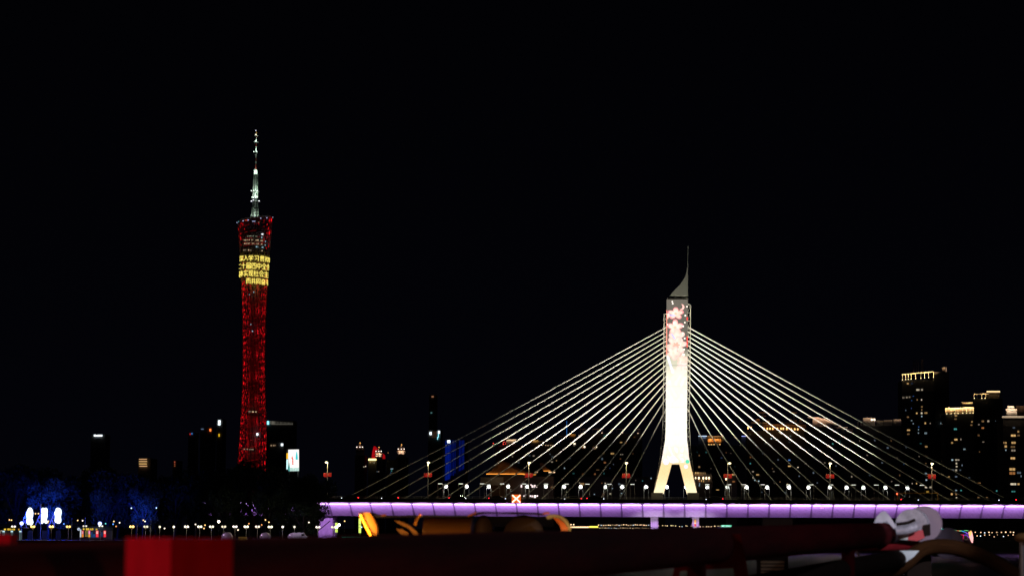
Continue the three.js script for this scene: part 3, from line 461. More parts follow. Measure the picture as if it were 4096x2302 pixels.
function crown(o, xs, y0, y1, D, { slant = 0, wall = 0, I = 60, lamps = [], m = warmWall, slab = 2.2, c = [1, 0.66, 0.32], set = 3.5, th = 1 } = {}) {
  // a roof colonnade: slab on columns, optional wall behind (fraction of the height), uplights at the foot
  const a = xs[0], b = xs[xs.length - 1], Y = (x, y) => y + slant * (x - a);
  const pa = at(a - 2, Y(a, y0), D), pb = at(b + 1, Y(b, y0), D), s = D / FOCAL;
  const sl = part('roof_slab', boxG(pb.x - pa.x, slab * s, set + 2), m, o, V((pa.x + pb.x) / 2, (pa.y + pb.y) / 2, -D - set / 2 - 0.5)); sl.rotation.z = Math.atan2(pb.y - pa.y, pb.x - pa.x);
  for (const x of xs) boxPart('column', x - 0.9, Y(x, y0), x + 0.9, Y(x, y1), D, 0.8, m, o);
  if (wall) boxPart('crown_wall', a, y0 + (1 - wall) * (y1 - y0) + Math.min(0, slant * (b - a)), b, y1, D + set, th, m, o);
  for (const x of lamps) { const p = at(x, Y(x, y1), D - 1.2); part('uplight', new THREE.SphereGeometry(1.5 * s, 8, 6), glow(1, 0.78, 0.42, 3.5), o, p); up(o, V(p.x, p.y + 0.4, p.z + 0.9), ...c, I, 20); }
}
{ // right-hand towers
  const z = (l) => tr(l, 3560, 1400, 2.414);
  const A = building('apartment_tower', 'tallest apartment tower at right with glowing slanted rooftop colonnade', [[3608, 1519, 3737, 0, 22], [3738, 1486, 3797, 1, 22]], 1180);
  crown(A, [3611, 3624, 3635, 3646, 3664, 3685, 3700, 3716, 3735], 1496, 1518, 1180, { slant: -0.085, lamps: [3611, 3624, 3635, 3646, 3664, 3685, 3700, 3716, 3735], I: 30 });
  for (const x of [3655, 3661, 3668, 3675, 3688, 3693]) boxPart('roof_fin', x - 0.8, 1438, x + 0.8, 1488, 1186, 1, mat(0.3, 0.22, 0.14), A);
  boxPart('roof_hut', 3770, 1468, 3783, 1486, 1182, 4, warmWall, A); boxPart('roof_hut_lamp', 3786, 1468, 3787.5, 1487, 1182, 1, glow(1, 0.6, 0.35, 0.4), A); up(A, at(3777, 1484, 1178), 1, 0.62, 0.35, 20, 20);
  windows(A, z([[175, 322, 20, 10, 'Y'], [215, 322, 6, 6, 'B'], [265, 382, 16, 18, 'W'], [281, 382, 14, 18, 'W'], [312, 381, 18, 18, 'W'], [133, 457, 22, 18, 'w'], [165, 455, 14, 18, 'w'], [192, 452, 12, 18, 'w'], [228, 443, 8, 6, 'B'], [212, 485, 8, 6, 'B'], [266, 478, 12, 14, 'y'], [308, 478, 10, 16, 'W'], [311, 543, 16, 16, 'Y'], [310, 575, 10, 12, 'y'], [262, 608, 14, 16, 'Y'], [309, 607, 16, 18, 'W'], [350, 605, 30, 16, 'Y'], [176, 645, 20, 14, 'y'], [310, 638, 10, 12, 'C'], [212, 678, 14, 8, 'C'], [228, 708, 8, 10, 'C'], [344, 704, 14, 20, 'Y'], [280, 740, 10, 8, 'B'], [182, 771, 30, 14, 'Y'], [278, 766, 8, 8, 'C'], [278, 800, 10, 14, 'C'], [180, 806, 24, 20, 'y'], [348, 801, 26, 18, 'C'], [353, 931, 26, 18, 'Y'], [355, 1025, 18, 12, 'y'], [350, 1092, 14, 10, 'y'], [350, 1190, 22, 18, 'C'], [355, 1252, 18, 14, 'C'], [352, 1322, 24, 20, 'W'], [395, 1322, 20, 18, 'W'], [260, 1286, 10, 16, 'Y'], [218, 1286, 6, 14, 'W'], [136, 1100, 6, 6, 'B'], [392, 705, 8, 12, 'w'], [514, 640, 8, 18, 'W'], [497, 705, 10, 18, 'C'], [155, 580, 8, 14, 'c'], [210, 560, 6, 14, 'b'], [300, 900, 20, 10, 't'], [285, 1025, 8, 12, 'w'], [160, 935, 12, 20, 'c']]), 1180);
  const B = building('apartment_block', 'apartment block with a bright cream rooftop band right of the tallest tower', [[3783, 1655, 3897, 0, 20], [3849, 1628, 3893, 6, 8]], 1140);
  crown(B, [3784, 3806, 3821, 3834, 3853, 3868, 3882, 3896], 1632, 1654, 1140, { slant: -0.03, lamps: [3789, 3806, 3821, 3834, 3853, 3868, 3882, 3894], I: 48, wall: 0.95, set: 2 });
  boxPart('roof_hut', 3848, 1607, 3893, 1630, 1143, 5, warmWall, B); up(B, at(3875, 1622, 1139), 1, 0.72, 0.35, 70, 20);
  windows(B, z([[640, 630, 26, 18, 'Y'], [636, 664, 24, 14, 'y'], [795, 690, 16, 14, 'Y'], [790, 722, 20, 12, 'y'], [635, 763, 30, 22, 'T'], [640, 862, 32, 18, 'Y'], [603, 893, 18, 18, 'Y'], [722, 955, 22, 14, 'C'], [605, 1058, 18, 18, 'C'], [645, 1058, 24, 16, 'W'], [668, 1058, 6, 14, 'W'], [645, 1092, 14, 16, 'W'], [647, 1122, 16, 14, 'W'], [642, 1158, 18, 20, 'W'], [612, 1155, 18, 14, 'c'], [682, 1156, 16, 14, 'c'], [642, 1220, 22, 14, 'c'], [573, 1221, 14, 12, 'Y'], [600, 1388, 18, 22, 'Y'], [643, 1388, 16, 22, 'y'], [642, 1352, 18, 14, 'C'], [690, 1353, 14, 14, 'T'], [645, 1422, 14, 8, 'W'], [688, 860, 8, 18, 'w'], [700, 1110, 10, 18, 'c'], [770, 1230, 12, 10, 'c']]), 1140);
  const C = building('apartment_block', 'dark apartment block topped by a lit bar above open rooftop columns', [[3897, 1593, 4012, 0, 22]], 1200);
  crown(C, [3898, 3910, 3929, 3944, 3958, 3998, 4010], 1574, 1592, 1200, { slant: 0, lamps: [3899, 3929, 3942], I: 14, slab: 1.2 });
  boxPart('roof_hut', 3949, 1569, 4001, 1594, 1206, 4, mat(0.2, 0.16, 0.13), C); boxPart('light_bar', 3949, 1563, 4002, 1567, 1205, 1, glow(1, 0.72, 0.36, 1.6), C);
  windows(C, z([[900, 686, 24, 18, 'y'], [953, 685, 20, 20, 'W'], [1023, 683, 6, 10, 'c'], [900, 750, 24, 16, 'O'], [860, 820, 18, 16, 'y'], [905, 885, 20, 12, 'w'], [868, 980, 10, 8, 'y'], [858, 1281, 8, 8, 'O'], [874, 1281, 10, 8, 'Y'], [1034, 1357, 14, 14, 'T'], [862, 717, 16, 14, 'w'], [940, 1420, 16, 10, 'y'], [858, 1420, 20, 10, 'y']]), 1200);
  const Dd = building('apartment_block', 'apartment block at the right edge with a white tiered crown', [[4013, 1673, 4180, 0, 20]], 1100);
  const wt = mat(0.7, 0.66, 0.6, 0.8);
  boxPart('cornice', 4010, 1667, 4180, 1672, 1099, 3, wt, Dd); boxPart('tier', 4028, 1643, 4070, 1666.6, 1101, 4, wt, Dd); boxPart('tier', 4027, 1634, 4069, 1641, 1100.5, 5, wt, Dd); boxPart('tier', 4032, 1623, 4059, 1632, 1101, 4, wt, Dd); boxPart('roof_block', 4067, 1622, 4130, 1664, 1108, 6, mat(0.4, 0.24, 0.16), Dd);
  for (const [x, y, I] of [[4020, 1666, 40], [4038, 1664, 46], [4060, 1664, 46], [4085, 1664, 34], [4048, 1640, 46]]) up(Dd, at(x, y - 1, 1095.5), 1, 0.72, 0.5, I, 20);
  boxPart('light_line', 4011, 1664.5, 4100, 1666, 1098, 0.5, glow(1, 0.75, 0.5, 1.4), Dd);
  windows(Dd, z([[1200, 748, 24, 16, 'c'], [1243, 785, 16, 20, 'Y'], [1195, 823, 50, 22, 'Y'], [1245, 822, 26, 16, 'y'], [1197, 892, 44, 22, 'Y'], [1105, 892, 14, 20, 'y'], [1123, 893, 14, 22, 'Y'], [1190, 932, 46, 18, 'y'], [1122, 928, 22, 22, 'Y'], [1195, 967, 44, 20, 'w'], [1123, 963, 6, 16, 'C'], [1190, 1042, 46, 22, 'Y'], [1185, 1150, 60, 30, 'Y'], [1185, 1187, 60, 26, 'O'], [1250, 1182, 40, 20, 'c'], [1195, 1292, 60, 20, 'W'], [1245, 1292, 20, 18, 'Y'], [1195, 1363, 40, 14, 'T'], [1270, 1215, 10, 20, 'c']]), 1100);
}
{ // blocks behind the right half of the fan
  const z = (l) => tr(l, 2780, 1650, 4.02);
  const E = building('residential_block', 'long residential block with low lit roof huts left of the tallest tower', [[3438, 1702, 3606, 0, 16]], 1020);
  for (const [a, y, b, k] of [[3432, 1685, 3436, 0.5], [3445, 1685, 3449, 0.5], [3454, 1670, 3502, 1], [3508, 1681, 3534, 0.6], [3537, 1679, 3570, 0.6], [3576, 1676, 3606, 0.8]]) boxPart('roof_hut', a, y, b, 1702, 1022, 4, warmWall, E);
  for (const x of [3488, 3499]) part('roof_lamp', new THREE.SphereGeometry(0.3, 8, 6), glow(1, 0.85, 0.7, 5), E, at(x, 1678, 1018.4));
  for (const [x, I] of [[3465, 26], [3493, 34], [3520, 16], [3553, 14], [3588, 26], [3603, 16]]) up(E, at(x, 1694, 1016.5), 1, 0.68, 0.48, I, 20);
  windows(E, [...z([]), [3552, 1790, 8, 7, 'c'], [3470, 1820, 6, 5, 'w'], [3500, 1760, 5, 7, 'c'], [3440, 1762, 4, 6, 'w'], [3530, 1850, 6, 6, 'c'], [3590, 1830, 5, 6, 'w'], [3566, 1762, 4, 6, 'y'], [3568, 1925, 6, 5, 'w'], [3480, 1900, 6, 6, 'c'], [3420, 1880, 5, 6, 'c'], [3600, 1900, 4, 7, 'y']], 1020);
  const F = building('residential_block', 'residential block crowned by a curved sail-like roof canopy', [[3228, 1706, 3352, 0, 18], [3353, 1732, 3436, 2, 18]], 1000);
  const top = new THREE.Shape([[3233, 1666], [3250, 1667], [3275, 1668], [3300, 1674], [3325, 1686], [3350, 1700], [3346, 1701], [3320, 1689], [3298, 1678], [3272, 1672], [3240, 1669]].map(([x, y]) => { const p = at(x, y, 999).sub(F.position); return new THREE.Vector2(p.x, p.y); }));
  const tg = new THREE.ExtrudeGeometry(top, { depth: 7, bevelEnabled: false }); tg.translate(0, 0, -999 - 7 + 1000); part('canopy', tg, mat(0.5, 0.42, 0.36), F);
  part('canopy_wall', shapeG([[3253, 1671], [3275, 1673], [3298, 1680], [3318, 1690], [3330, 1706], [3253, 1706]], 1001, 3, F.position), mat(0.5, 0.4, 0.33), F);
  boxPart('roof_hut', 3367, 1711, 3382, 1731, 1001, 4, mat(0.35, 0.4, 0.36), F); boxPart('roof_hut', 3391, 1716, 3413, 1731, 1002, 4, mat(0.5, 0.34, 0.26), F); boxPart('roof_slab', 3352, 1707, 3392, 1709.5, 1000, 5, mat(0.4, 0.35, 0.3), F);
  for (const [x, y, I] of [[3262, 1702, 40], [3300, 1700, 34], [3328, 1700, 22], [3376, 1726, 12], [3404, 1727, 12]]) up(F, at(x, y, 996), 1, 0.66, 0.45, I, 20);
  windows(F, [...z([[1540, 375, 20, 22, 'C'], [1527, 425, 30, 26, 'c'], [1525, 472, 36, 16, 'c'], [1665, 545, 30, 20, 'c'], [1520, 760, 36, 22, 'B'], [1660, 877, 24, 20, 'W'], [1523, 857, 50, 24, 'Y'], [1680, 1018, 24, 22, 'c'], [1490, 1140, 12, 26, 'y'], [1840, 600, 14, 18, 'c']]).map((w) => w), [3332, 1774, 6, 6, 'T'], [3360, 1764, 7, 6, 'T'], [3255, 1890, 6, 8, 'c'], [3300, 1850, 5, 6, 'w'], [3390, 1790, 6, 6, 'b'], [3345, 1862, 5, 6, 'c'], [3408, 1905, 5, 7, 'w'], [3270, 1930, 5, 5, 'c']], 1000);
  const Gh = building('grand_hotel', 'broad hotel behind the cables with an orange-lit eaves row', [[2988, 1722, 3226, 0, 20]], 1060);
  const or = mat(0.5, 0.3, 0.17, 0.85);
  boxPart('attic_wall', 3056, 1701, 3226, 1720, 1062, 6, or, Gh); boxPart('eaves', 3050, 1697, 3226, 1700, 1060, 8, or, Gh); boxPart('eaves', 3010, 1689, 3070, 1692, 1061, 6, mat(0.6, 0.5, 0.4), Gh); boxPart('eaves', 3123, 1688, 3213, 1691, 1063, 6, mat(0.6, 0.5, 0.4), Gh); boxPart('eaves', 2990, 1701, 3012, 1703, 1060, 4, or, Gh);
  for (const [a, b, c, d] of [[3024, 1676, 3040, 1690], [3005, 1686, 3016, 1694], [3161, 1677, 3169, 1687], [3180, 1678, 3187, 1687], [3199, 1677, 3207, 1687], [3070, 1681, 3080, 1688]]) boxPart('dormer', a, b, c, d, 1064, 3, or, Gh);
  for (const [a, b, c] of [[3036, 1648, 3062], [3042, 1662, 3066], [3166, 1648, 3190]]) boxPart('roof_bar', a, b, c, b + 2.4, 1070, 3, or, Gh); boxPart('roof_stack', 3050, 1648, 3056, 1697, 1071, 3, M.wallA, Gh); boxPart('roof_stack', 3176, 1648, 3180, 1690, 1071, 3, M.wallA, Gh);
  for (const x of [2993, 3005, 3057, 3070, 3081, 3092, 3111, 3125, 3134, 3148, 3166, 3180, 3192]) { const p = at(x, x < 3010 ? 1711 : 1715 + rr(-2, 1), 1057); part('eaves_lamp', new THREE.SphereGeometry(0.26, 8, 6).scale(1, 1.9, 1), glow(1, 0.5, 0.16, 3.2), Gh, p); up(Gh, V(p.x, p.y + 0.6, p.z + 1), 1, 0.45, 0.14, 8, 20); }
  for (const [x, y] of [[3032, 1688], [3203, 1685], [3165, 1685], [3050, 1656]]) up(Gh, at(x, y, 1060), 1, 0.5, 0.2, 12, 20);
  windows(Gh, z([[1230, 415, 22, 26, 'C'], [1275, 415, 12, 18, 'c'], [1090, 658, 10, 22, 'c'], [895, 715, 14, 26, 'O'], [935, 715, 20, 30, 'o'], [893, 815, 18, 22, 'T'], [935, 945, 30, 22, 'w'], [1270, 943, 30, 14, 'w'], [1250, 895, 14, 14, 'y'], [1010, 995, 48, 22, 'Y'], [937, 1045, 14, 30, 'W'], [966, 1082, 18, 22, 'C'], [1028, 1097, 24, 22, 'C'], [1078, 1275, 20, 18, 'c'], [1450, 1285, 18, 24, 'C'], [1130, 500, 16, 16, 'c'], [1370, 1110, 18, 20, 'y'], [1280, 1135, 16, 16, 'w'], [890, 345, 10, 20, 'w'], [1340, 755, 24, 20, 'c']]), 1060);
  const Hh = building('office_block', 'dark office block with a brown lit crown right of the pylon', [[2762, 1779, 2984, 0, 18], [2824, 1742, 2896, 4, 12]], 980);
  const hb = boxPart('crown_panel', 2831, 1754, 2886, 1777, 983.6, 1, mat(0.5, 0.28, 0.12), Hh);
  for (let x = 2832; x < 2886; x += 4.3) boxPart('crown_fin', x, 1754, x + 1.3, 1777, 982.9, 0.6, mat(0.55, 0.34, 0.16), Hh);
  for (const x of [2836, 2846, 2857, 2868, 2880]) { const p = at(x, 1777, 981); part('uplight', boxG(0.5, 0.2, 0.3), glow(1, 0.6, 0.2, 2), Hh, p); up(Hh, V(p.x, p.y + 0.6, p.z), 1, 0.5, 0.16, 14, 20); }
  boxPart('light_line', 2794, 1742, 2828, 1744, 979, 0.4, glow(0.6, 0.78, 1, 1.6), Hh); boxPart('light_line', 2811, 1748.5, 2824, 1750, 979, 0.4, glow(0.4, 0.55, 1, 0.8), Hh); boxPart('light_line', 2967, 1742.5, 2989, 1744.5, 979, 0.4, glow(0.35, 0.4, 1, 1.4), Hh);
  for (const [a, b] of [[2794, 2828], [2967, 2984]]) boxPart('parapet', a, 1744.5, b, 1780, 980, 2, M.wallA, Hh);
  windows(Hh, z([[70, 870, 30, 30, 'y'], [70, 685, 12, 24, 'y'], [182, 635, 12, 18, 'T'], [38, 635, 10, 18, 't'], [430, 725, 30, 14, 'b'], [505, 640, 16, 14, 'o'], [435, 640, 10, 20, 'w'], [645, 865, 8, 22, 't'], [730, 525, 8, 12, 'w'], [260, 895, 12, 12, 'w'], [580, 650, 8, 10, 'w']]), 980);
  // arcade restaurant right behind the pylon
  const Rr = building('riverside_restaurant', 'riverside restaurant with rows of warm arched lights right of the pylon', [[2766, 1893, 2850, 0, 12], [2905, 1893, 2948, 0, 12]], 850, M.wallB, false);
  windows(Rr, [...[...Array(9)].map((_, i) => [2770 + i * 6.4, 1890 + 0.3 * i, 4, 9, i < 5 ? 'Y' : 'y']), ...[...Array(4)].map((_, i) => [2926 + i * 5, 1897, 3.4, 8, 'Y'])], 850);
  for (const [x, y] of [[2782, 1911], [2796, 1911], [2814, 1911], [2826, 1911], [2837, 1911], [2905, 1914]]) part('lantern', new THREE.SphereGeometry(0.28, 8, 6).scale(1, 1.6, 1), glow(1, 0.72, 0.42, 3), Rr, at(x, y, 848.6));
  windows(Rr, [[2798, 1922, 4, 8, 'O'], [2807, 1922, 3, 9, 'Y'], [2815, 1923, 3, 10, 'Y'], [2836, 1921, 4, 6, 'O'], [2799, 1934, 3, 5, 'C'], [2798, 1941, 3, 4, 'C'], [2935, 1925, 12, 5, 'O'], [2871, 1958, 13, 2.4, 'Y'], [2790, 1898.5, 50, 1.2, 'O']], 849.5);
}
{ // blocks behind the left half of the fan
  const z = (l) => tr(l, 2180, 1650, 4.02);
  const a1 = building('apartment_block', 'apartment block with a cream floodlit roof hut and red lamps', [[1982, 1785, 2092, 0, 16]], 1050);
  const cr = mat(0.6, 0.52, 0.42, 0.85);
  boxPart('roof_hut', 2025, 1759, 2062, 1784, 1051, 5, cr, a1); boxPart('roof_slab', 2024, 1757, 2066, 1759.6, 1050, 6, cr, a1); boxPart('roof_terrace', 1992, 1779, 2084, 1785, 1050, 3, cr, a1); boxPart('mast', 1974, 1765, 1975, 1812, 1050, 0.5, M.pole, a1);
  for (const [x, I] of [[2008, 36], [2030, 60], [2045, 80], [2058, 50], [2075, 22]]) up(a1, at(x, 1776, 1044.5), 1, 0.75, 0.52, I, 20);
  for (const [x, y, s] of [[1973, 1772, 3], [2013, 1767, 2.5], [2013, 1775, 4], [2022, 1774, 2.5], [2019, 1767, 2]]) boxPart('red_lamp', x - s / 2, y - s / 2, x + s / 2, y + s / 2, 1045, 0.3, glow(1, 0.06, 0.04, 2), a1);
  windows(a1, [[2139, 1795, 5, 5, 'Y'], [2000, 1800, 3, 4, 'c'], [2050, 1825, 4, 6, 'w'], [2075, 1850, 5, 5, 'c'], [2030, 1870, 4, 5, 'w']].slice(1), 1050);
  const a2 = building('apartment_block', 'apartment block with a tan lit roof hut beside the cream one', [[2094, 1784, 2242, 0, 16]], 1030);
  boxPart('roof_hut', 2121, 1759, 2153, 1783, 1031, 5, mat(0.55, 0.4, 0.2), a2); boxPart('roof_hut', 2154, 1763, 2176, 1781, 1033, 4, mat(0.4, 0.34, 0.26), a2); boxPart('roof_hut', 2185, 1767, 2212, 1783, 1033, 4, mat(0.45, 0.32, 0.22), a2); boxPart('roof_slab', 2098, 1769, 2122, 1771, 1031, 4, cr, a2); boxPart('roof_pier', 2102, 1771, 2105, 1784, 1031, 2, cr, a2);
  for (const [x, I] of [[2128, 34], [2145, 34], [2165, 14], [2200, 14], [2105, 16]]) up(a2, at(x, 1776, 1026), 1, 0.66, 0.32, I, 20);
  for (const x of [2156, 2170, 2183, 2192, 2203, 2214, 2218]) boxPart('roof_lamp', x - 1, 1779, x + 1, 1781.5, 1027.5, 0.3, glow(1, 0.66, 0.36, 1.6), a2);
  windows(a2, [[2139, 1795, 5, 4, 'Y'], [2118, 1821, 4, 6, 'c'], [2098, 1822, 4, 6, 'y'], [2135, 1822, 9, 6, 'w'], [2200, 1815, 5, 5, 'c'], [2208, 1846, 8, 6, 'w'], [2226, 1841, 4, 5, 'y'], [2210, 1825, 7, 5, 'c']], 1030);
  const a3 = building('apartment_block', 'apartment block with an orange lit roof cube and pale pergola', [[2243, 1760, 2312, 0, 16]], 1070);
  boxPart('roof_cube', 2274, 1735, 2302, 1759, 1071, 6, mat(0.55, 0.34, 0.14), a3); boxPart('pergola_slab', 2233, 1744, 2266, 1746.5, 1070, 5, cr, a3); for (const x of [2236, 2247, 2258]) boxPart('pergola_post', x, 1746, x + 1.2, 1760, 1070, 0.6, cr, a3);
  for (const [x, I] of [[2282, 24], [2294, 24], [2248, 10]]) up(a3, at(x, 1752, 1065.5), 1, 0.55, 0.2, I, 20); boxPart('antenna', 2266.4, 1683, 2267.6, 1742, 1072, 0.4, glow(0.03, 0.25, 0.9, 0.8), a3);
  windows(a3, z([[475, 497, 36, 26, 'X'], [470, 525, 26, 20, 'w'], [405, 733, 22, 22, 'c'], [316, 890, 24, 24, 'C'], [460, 975, 36, 26, 't'], [555, 400, 26, 14, 'C']]), 1070);
  const a4 = building('apartment_block', 'wide dark apartment block with thin roof frames left of the pylon', [[2313, 1732, 2566, 0, 18]], 1040);
  for (const [x0, x1] of [[2321, 2343], [2371, 2412], [2443, 2492], [2548, 2560]]) { boxPart('roof_frame', x0, 1714, x1, 1715.5, 1041, 2, mat(0.5, 0.32, 0.24), a4); for (const x of [x0, (x0 + x1) / 2, x1]) boxPart('roof_post', x - 0.6, 1715, x + 0.6, 1733, 1041, 0.6, mat(0.5, 0.32, 0.24), a4); }
  for (const [x, y] of [[2328, 1734], [2387, 1732], [2408, 1730], [2490, 1730], [2552, 1732]]) { boxPart('roof_lamp', x - 1.6, y - 1.4, x + 1.6, y + 1.4, 1038, 0.3, glow(1, 0.62, 0.4, 2), a4); up(a4, at(x, y - 3, 1037), 1, 0.6, 0.36, 4, 10); }
  windows(a4, z([[635, 548, 26, 26, 'X'], [610, 555, 36, 40, 'o'], [825, 548, 28, 28, 'X'], [795, 565, 60, 50, 'y'], [960, 375, 40, 40, 't'], [1225, 475, 40, 20, 'Y'], [1302, 485, 18, 20, 'O'], [1085, 655, 60, 28, 'Y'], [945, 655, 30, 10, 'y'], [1220, 670, 14, 8, 'W'], [1250, 670, 12, 8, 'W'], [1415, 657, 20, 16, 'o'], [610, 985, 30, 30, 'o'], [805, 985, 30, 30, 'o'], [1215, 740, 24, 20, 'o'], [965, 800, 40, 30, 'o'], [1440, 392, 20, 10, 'O'], [920, 740, 30, 40, 'c'], [1100, 828, 10, 18, 'c'], [1510, 795, 8, 10, 'c'], [1045, 890, 12, 20, 'b'], [950, 975, 20, 30, 't'], [850, 918, 60, 5, 'y'], [1470, 505, 20, 24, 'w']]), 1040);
  const a5 = building('riverside_building', 'low riverside building with scattered lit windows left of the pylon legs', [[2300, 1905, 2660, 0, 14]], 860, M.wallB, false);
  windows(a5, z([[1708, 965, 14, 20, 'C'], [1460, 1085, 14, 14, 'w'], [600, 1145, 70, 40, 'y'], [970, 1132, 24, 20, 'W'], [1195, 1145, 36, 30, 'c'], [1050, 1302, 26, 24, 'W'], [795, 1310, 16, 16, 'C'], [1570, 1095, 14, 14, 'T'], [1085, 1215, 20, 10, 'C'], [555, 1125, 16, 12, 'W'], [1235, 1295, 20, 16, 'C'], [1920, 1090, 14, 14, 'w'], [915, 1130, 10, 16, 'O'], [940, 1310, 40, 30, 'o']]).map((w) => [w[0], Math.max(1912, w[1]), w[2], w[3], w[4]]), 860);
  // pagoda roofs with glowing eaves
  const pg = thing('pagoda_hall', 'hall with a sweeping tiled pagoda roof and glowing orange eaves', 'building', V(at(2040, 2000, 800).x, GY, -800));
  const tile = mat(0.34, 0.2, 0.11, 0.8), hip = (xa, xb, xr0, xr1, ye, yr, D, dep, name) => {
    const L = at(xa, ye, D).sub(pg.position), Rr2 = at(xb, ye, D).sub(pg.position), r0 = at(xr0, yr, D + dep / 2).sub(pg.position), r1 = at(xr1, yr, D + dep / 2).sub(pg.position), g = new THREE.BufferGeometry(), pos = [], idx = [], n = 14;
    const edge = (A, B, E, F) => { const b0 = pos.length / 3; for (let i = 0; i <= n; i++) { const u = i / n, s = u * u * 0.55 + u * 0.45; for (const [e, r] of [[A, E], [B, F]]) { const q = e.clone().lerp(r, u); q.y = e.y + (r.y - e.y) * s; pos.push(q.x, q.y, q.z); } } for (let i = 0; i < n; i++) { const k = b0 + i * 2; idx.push(k, k + 1, k + 2, k + 1, k + 3, k + 2); } };
    const LB = L.clone().setZ(L.z - dep), RB = Rr2.clone().setZ(Rr2.z - dep); edge(L, Rr2, r0, r1); edge(RB, LB, r1, r0); edge(Rr2, RB, r1, r1); edge(LB, L, r0, r0);
    g.setAttribute('position', new THREE.Float32BufferAttribute(pos, 3)); g.setIndex(idx); g.computeVertexNormals(); const roof = part('roof', g, tile, pg);
    for (let i = 1; i < 34; i++) { const u = i / 34, e = L.clone().lerp(Rr2, u), f = r0.clone().lerp(r1, u), m1 = e.clone().lerp(f, 0.5); m1.y = e.y + (f.y - e.y) * (0.25 * 0.55 + 0.225); [e, m1, f].forEach((v) => { v.y += 0.06; v.z += 0.03; }); part('tile_rib', tube([e, m1, f], 0.07, 6, 4), tile, roof); }
    return [L, Rr2];
  };
  for (const [xa, xb, x0, x1, ye, yr, D] of [[1943, 2108, 1996, 2012, 1894, 1842, 800], [2092, 2146, 2010, 2030, 1897, 1848, 806], [2172, 2204, 2158, 2172, 1882, 1852, 812]]) {
    const [l, r] = hip(xa, xb, x0, x1, ye, yr, D, 10);
    part('eaves_light', bar(V(l.x + 0.2, l.y - 0.05, l.z + 0.12), V(r.x - 0.2, r.y - 0.05, r.z + 0.12), 0.12, 6), glow(1, 0.36, 0.05, xa === 1943 ? 1.8 : 1.1), pg);
    for (let k = 0; k < 5; k++) { const u = (k + 0.5) / 5; point(pg, V(l.x + (r.x - l.x) * u, l.y + 0.55, l.z + 0.9).add(pg.position), 1, 0.4, 0.07, xa === 1943 ? 4.5 : 1.2, 20); }
  }
  boxPart('wall', 1958, 1899, 2100, 2105, 804, 8, M.wallB, pg); boxPart('wall', 2101, 1905, 2215, 2105, 812, 8, M.wallB, pg);
  boxPart('signboard', 1922, 1908, 2013, 1940, 799, 0.5, mat(0.25, 0.22, 0.18), pg); point(pg, at(1985, 1903, 795), 1, 0.7, 0.4, 6, 20);
  boxPart('light_line', 2194, 1886, 2220, 1890, 806, 0.5, glow(1, 0.66, 0.36, 1.3), pg); boxPart('light_line', 2139, 1885, 2151, 1889, 805, 0.5, glow(1, 0.66, 0.36, 0.9), pg);
  for (const [x, y, w, h] of [[2086, 1943, 6, 12], [2130, 1944, 8, 11], [2139, 1944, 7, 14], [2124, 1938, 5, 5], [2147, 1945, 3, 10], [2096, 1984, 5, 9], [2105, 1978, 4, 4], [2130, 1984, 8, 9], [2140, 1985, 7, 13], [2149, 1982, 6, 5], [2122, 1983, 6, 8]]) windows(pg, [[x, y, w, h, 'P']], 803);
  windows(pg, [[2208, 1945, 4, 6, 'y'], [2214, 1951, 8, 4, 'O'], [2204, 1949, 4, 5, 'o']], 811);
}
